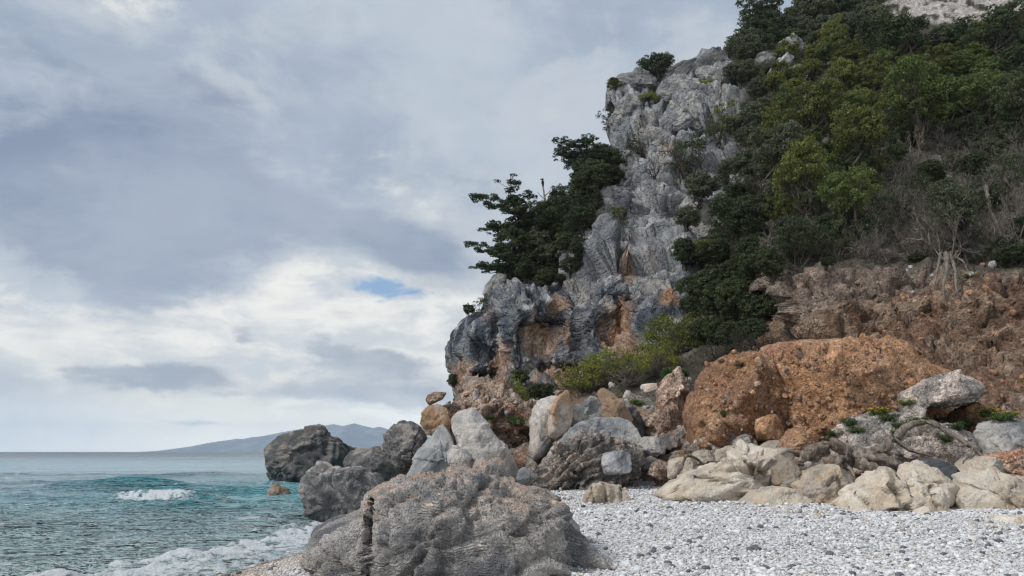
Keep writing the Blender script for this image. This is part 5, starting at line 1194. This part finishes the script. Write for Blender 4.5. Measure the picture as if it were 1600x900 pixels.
def on_rock(kind, leafm, px, py, w, h, label, **kw):
    dg = bpy.context.evaluated_depsgraph_get(); d = Vector(P(px, py, 1.)) - cam.location; d.normalize()
    o0 = Vector(cam.location); ok = True
    for _ in range(12):
        ok, loc, nor, _i, ob, _m = S.ray_cast(dg, o0, d)
        if not ok or ob.name.startswith(('boulder', 'earth_mound', 'hillside', 'rock_ledge', 'cliff', 'stone')): break
        o0 = loc + d * .05
    if not ok: return
    s = loc.y / F
    plant(kind, leafm, (loc.x, loc.y + .05, loc.z - .03), w * s, h * s, label, **kw)
for x, y, w, h, k, lb in [(1160,572,26,14,'herb','small herb tuft on the crest of the left red mound'),(1130,650,26,20,'herb','green herb on the dark foot of the left red mound'),
    (1305,680,34,18,'herb','blue-green herb left of the pebbly hump'),(1330,664,40,22,'herb','green herb on the upper left of the pebbly hump'),(1375,648,50,22,'flowerherb','flowering green patch on top of the pebbly hump'),
    (1410,668,44,22,'herb','green herb in the middle of the pebbly hump'),(1462,655,50,22,'flowerherb','yellow-flowered patch under the boulder nose'),(1495,672,40,26,'herb','bright green herb at the right end of the pebbly hump'),
    (1345,676,46,22,'herb','low green herb on the left shoulder of the pebbly hump'),(1392,656,44,22,'herb','green herb beside the flowering patch of the pebbly hump'),(1438,662,46,24,'herb','yellowish herb between hump and boulder nose'),(1480,690,36,26,'herb','herb hanging over the right face of the hump'),(1290,690,30,16,'herb','grey-green tuft at the lower right foot of the red mound'),(1516,668,34,30,'herb','herb in the shade of the boulder nose'),(1540,650,50,24,'flowerherb','yellow-flowered herbs right of the shaded red rock'),(1570,656,50,22,'herb','green herb above the streaked block'),(1420,632,44,18,'flowerherb','yellow-flowered patch above the pebbly hump'),(1400,678,20,14,'herb','tiny blue-green herb in the middle of the pebbly hump'),(810,665,50,34,'herb','green herb on the right flank of the reddish conglomerate'),
    (765,655,24,14,'herb','small herb tuft on the face of the reddish conglomerate'),(790,648,44,24,'twig','dry twiggy tuft on the reddish conglomerate')]:
    on_rock(k, 'leaf_fresh' if k != 'twig' else 'leaf_grey', x, y, w, h, lb, name='herb' if k != 'twig' else 'bare_bush', cat='plant')

# ------------------------------------------------------------------ driftwood
def drift(name, label, pieces, cat='driftwood', m='drift'):
    """pieces: (part name, [(px,py,Y),...], r0, r1)"""
    e0 = P(*pieces[0][1][0]); e = obj(name, None, loc=e0, label=label, cat=cat)
    for i, (pn, pts, r0, r1) in enumerate(pieces):
        c = np.array([P(*q) for q in pts]) - e0; n = 26; t = np.linspace(0, len(c) - 1, n); i0 = np.clip(t.astype(int), 0, len(c) - 2); fr = (t - i0)[:, None]
        # Catmull-Rom
        cc = np.vstack([2 * c[0] - c[1], c, 2 * c[-1] - c[-2]]); a, b, c2, d = cc[i0], cc[i0 + 1], cc[i0 + 2], cc[i0 + 3]
        q = .5 * ((2 * b) + (-a + c2) * fr + (2 * a - 5 * b + 4 * c2 - d) * fr ** 2 + (-a + 3 * b - 3 * c2 + d) * fr ** 3)
        q += np.stack([perlin(q * 6 + k * 9 + i, k) for k in range(3)], 1) * .25 * r0
        mb = MB(); rad = (r0 + (r1 - r0) * np.linspace(0, 1, n)) * (1 + .3 * perlin(q * 7 + i, 9)); mb.tube(q, rad, 12)
        v = np.concatenate(mb.v); th = np.arange(len(v)) % 12; ce = np.repeat(q, 12, 0)
        v = ce + (v - ce) * (1 + .38 * np.sin(th * 2.6 + i) + .22 * perlin(np.stack([th * .9, np.arange(len(v)) / 60., th * 0 + i], 1), 4))[:, None]
        obj(pn, mesh_np(pn, v, np.concatenate(mb.f)), M[m], parent=e)
drift('driftwood_stump', 'big weathered driftwood stump with twisted roots lying on the cream rocks', [
 ('trunk', [(1322,716,20.6),(1345,712,20.3),(1375,718,20.1),(1400,728,20.0),(1412,740,20.0)], .22, .07),
 ('root', [(1335,712,20.5),(1318,702,20.3),(1304,690,20.2),(1298,682,20.2)], .20, .04),
 ('root', [(1330,716,20.4),(1312,718,20.0),(1306,735,19.6),(1304,752,19.3)], .10, .02),
 ('root', [(1290,700,20.6),(1270,705,20.4),(1255,715,20.3),(1250,728,20.2)], .15, .07),
 ('root', [(1325,712,20.6),(1300,698,20.6),(1285,694,20.6),(1258,707,20.7),(1230,704,20.9)], .10, .04),
 ('root', [(1345,714,20.3),(1365,705,20.2),(1385,700,20.2),(1394,684,20.2)], .12, .10),
 ('root', [(1394,684,20.2),(1410,696,20.2),(1430,706,20.1),(1455,712,20.1)], .07, .015),
 ('root', [(1318,724,20.2),(1330,735,19.8),(1335,745,19.6)], .06, .015),
 ('root', [(1340,722,20.2),(1365,732,19.9),(1392,744,19.8)], .16, .05),
 ('root', [(1328,706,20.4),(1322,718,20.0),(1325,700,19.9)], .05, .01)])
drift('driftwood_branch', 'long pale driftwood branch arching over the pebbly hump', [
 ('stem', [(1402,686,20.3),(1412,670,20.4),(1430,661,20.5),(1455,660,20.5),(1470,668,20.4),(1485,678,20.3),(1505,690,20.2),(1520,700,20.1),(1535,712,20.0),(1548,726,19.9)], .085, .03),
 ('twig', [(1512,694,20.1),(1500,697,20.0),(1492,695,19.9)], .03, .01),
 ('twig', [(1520,700,20.1),(1515,712,20.0),(1505,722,19.9),(1508,730,19.9)], .03, .01)])
drift('driftwood_branch', 'thin dark curved branch leaning on the rounded cream boulder', [
 ('stem', [(1046,750,23.0),(1058,740,23.1),(1066,725,23.2),(1072,713,23.4),(1084,714,23.6),(1098,724,23.8),(1115,724,23.9),(1140,716,24.0)], .055, .02)])
drift('hanging_roots', 'pale bare roots hanging down from the thicket over the red bank', [
 ('root', [(1478,395,33.5),(1480,420,33.0),(1474,445,32.8),(1476,470,32.6)], .10, .02),
 ('root', [(1484,395,33.5),(1492,420,33.0),(1494,450,32.7),(1500,468,32.5)], .09, .02),
 ('root', [(1470,395,33.5),(1464,425,33.0),(1458,455,32.7)], .07, .015),
 ('root', [(1490,400,33.5),(1506,410,33.2),(1514,430,32.9)], .05, .012),
 ('root', [(1540,290,41),(1548,330,39.5),(1560,355,38.5),(1566,385,37)], .09, .04)], cat='roots', m='twig')

# ------------------------------------------------------------------ the bird on the snag
_Y = float(surf(852, 322)[1])
drift('dead_snag', 'bleached dead snag with a black bird on its tip', [
 ('trunk', [(856,330,_Y),(852,315,_Y),(850,303,_Y),(848,291,_Y)], .11, .05),
 ('branch', [(852,312,_Y),(845,306,_Y),(840,300,_Y - .2)], .05, .02),
 ('branch', [(851,306,_Y),(857,301,_Y),(861,296,_Y - .2)], .05, .02),
 ('branch', [(853,318,_Y),(842,318,_Y),(836,312,_Y)], .05, .02)], cat='dead tree')
def bird():
    b = P(848, 290.5, _Y); s = .36
    e = obj('bird', None, loc=b, label='small black bird perched upright on the dead snag', cat='bird')
    v, f = ico(3)
    p = v * np.array([.20, .24, .46]); k = sst(p[:, 2], .15, .46); p[:, :2] *= (1 - .45 * k)[:, None]; p[:, 1] += .12 * k; lo = sst(-p[:, 2], .1, .46); p[:, :2] *= (1 - .55 * lo)[:, None]; p[:, 2] -= .35 * lo; p[:, 0] += .1 * lo
    obj('body', mesh_np('body', p * s * 2, f), M['bird'], parent=e, loc=(0, 0, .36))
    hd = v * .15; hd[:, 0] -= np.clip(-v[:, 0] - .75, 0, 1) * .9
    obj('head', mesh_np('head', hd * s * 2, f), M['bird'], parent=e, loc=(0, .06, .72))
    mb = MB()
    for sx in (-.05, .05): mb.tube([(sx, 0, -.12), (sx, 0, .12)], .012, 5)
    obj('legs', mb.mesh('legs'), M['bird'], parent=e)
bird()

# ------------------------------------------------------------------ sea haze
def haze():
    x0, x1, y0, y1, z0, z1 = -14000, 14000, -60, 12000, -4.5, 420
    v = [(x, y, z) for x in (x0, x1) for y in (y0, y1) for z in (z0, z1)]
    f = [(0, 1, 3, 2), (4, 6, 7, 5), (0, 4, 5, 1), (2, 3, 7, 6), (0, 2, 6, 4), (1, 5, 7, 3)]
    o = obj('haze', mesh_np('haze', v, f, smooth=False), None, kind='stuff', label='thin blue haze over the sea', cat='haze')
    m = bpy.data.materials.new('haze_air'); m.use_nodes = True; t = m.node_tree; t.nodes.clear()
    pv = t.nodes.new('ShaderNodeVolumePrincipled'); pv.inputs['Density'].default_value = .00008; pv.inputs['Color'].default_value = (.70, .85, 1, 1)
    ou = t.nodes.new('ShaderNodeOutputMaterial'); t.links.new(pv.outputs[0], ou.inputs['Volume'])
    o.data.materials.append(m)
haze()
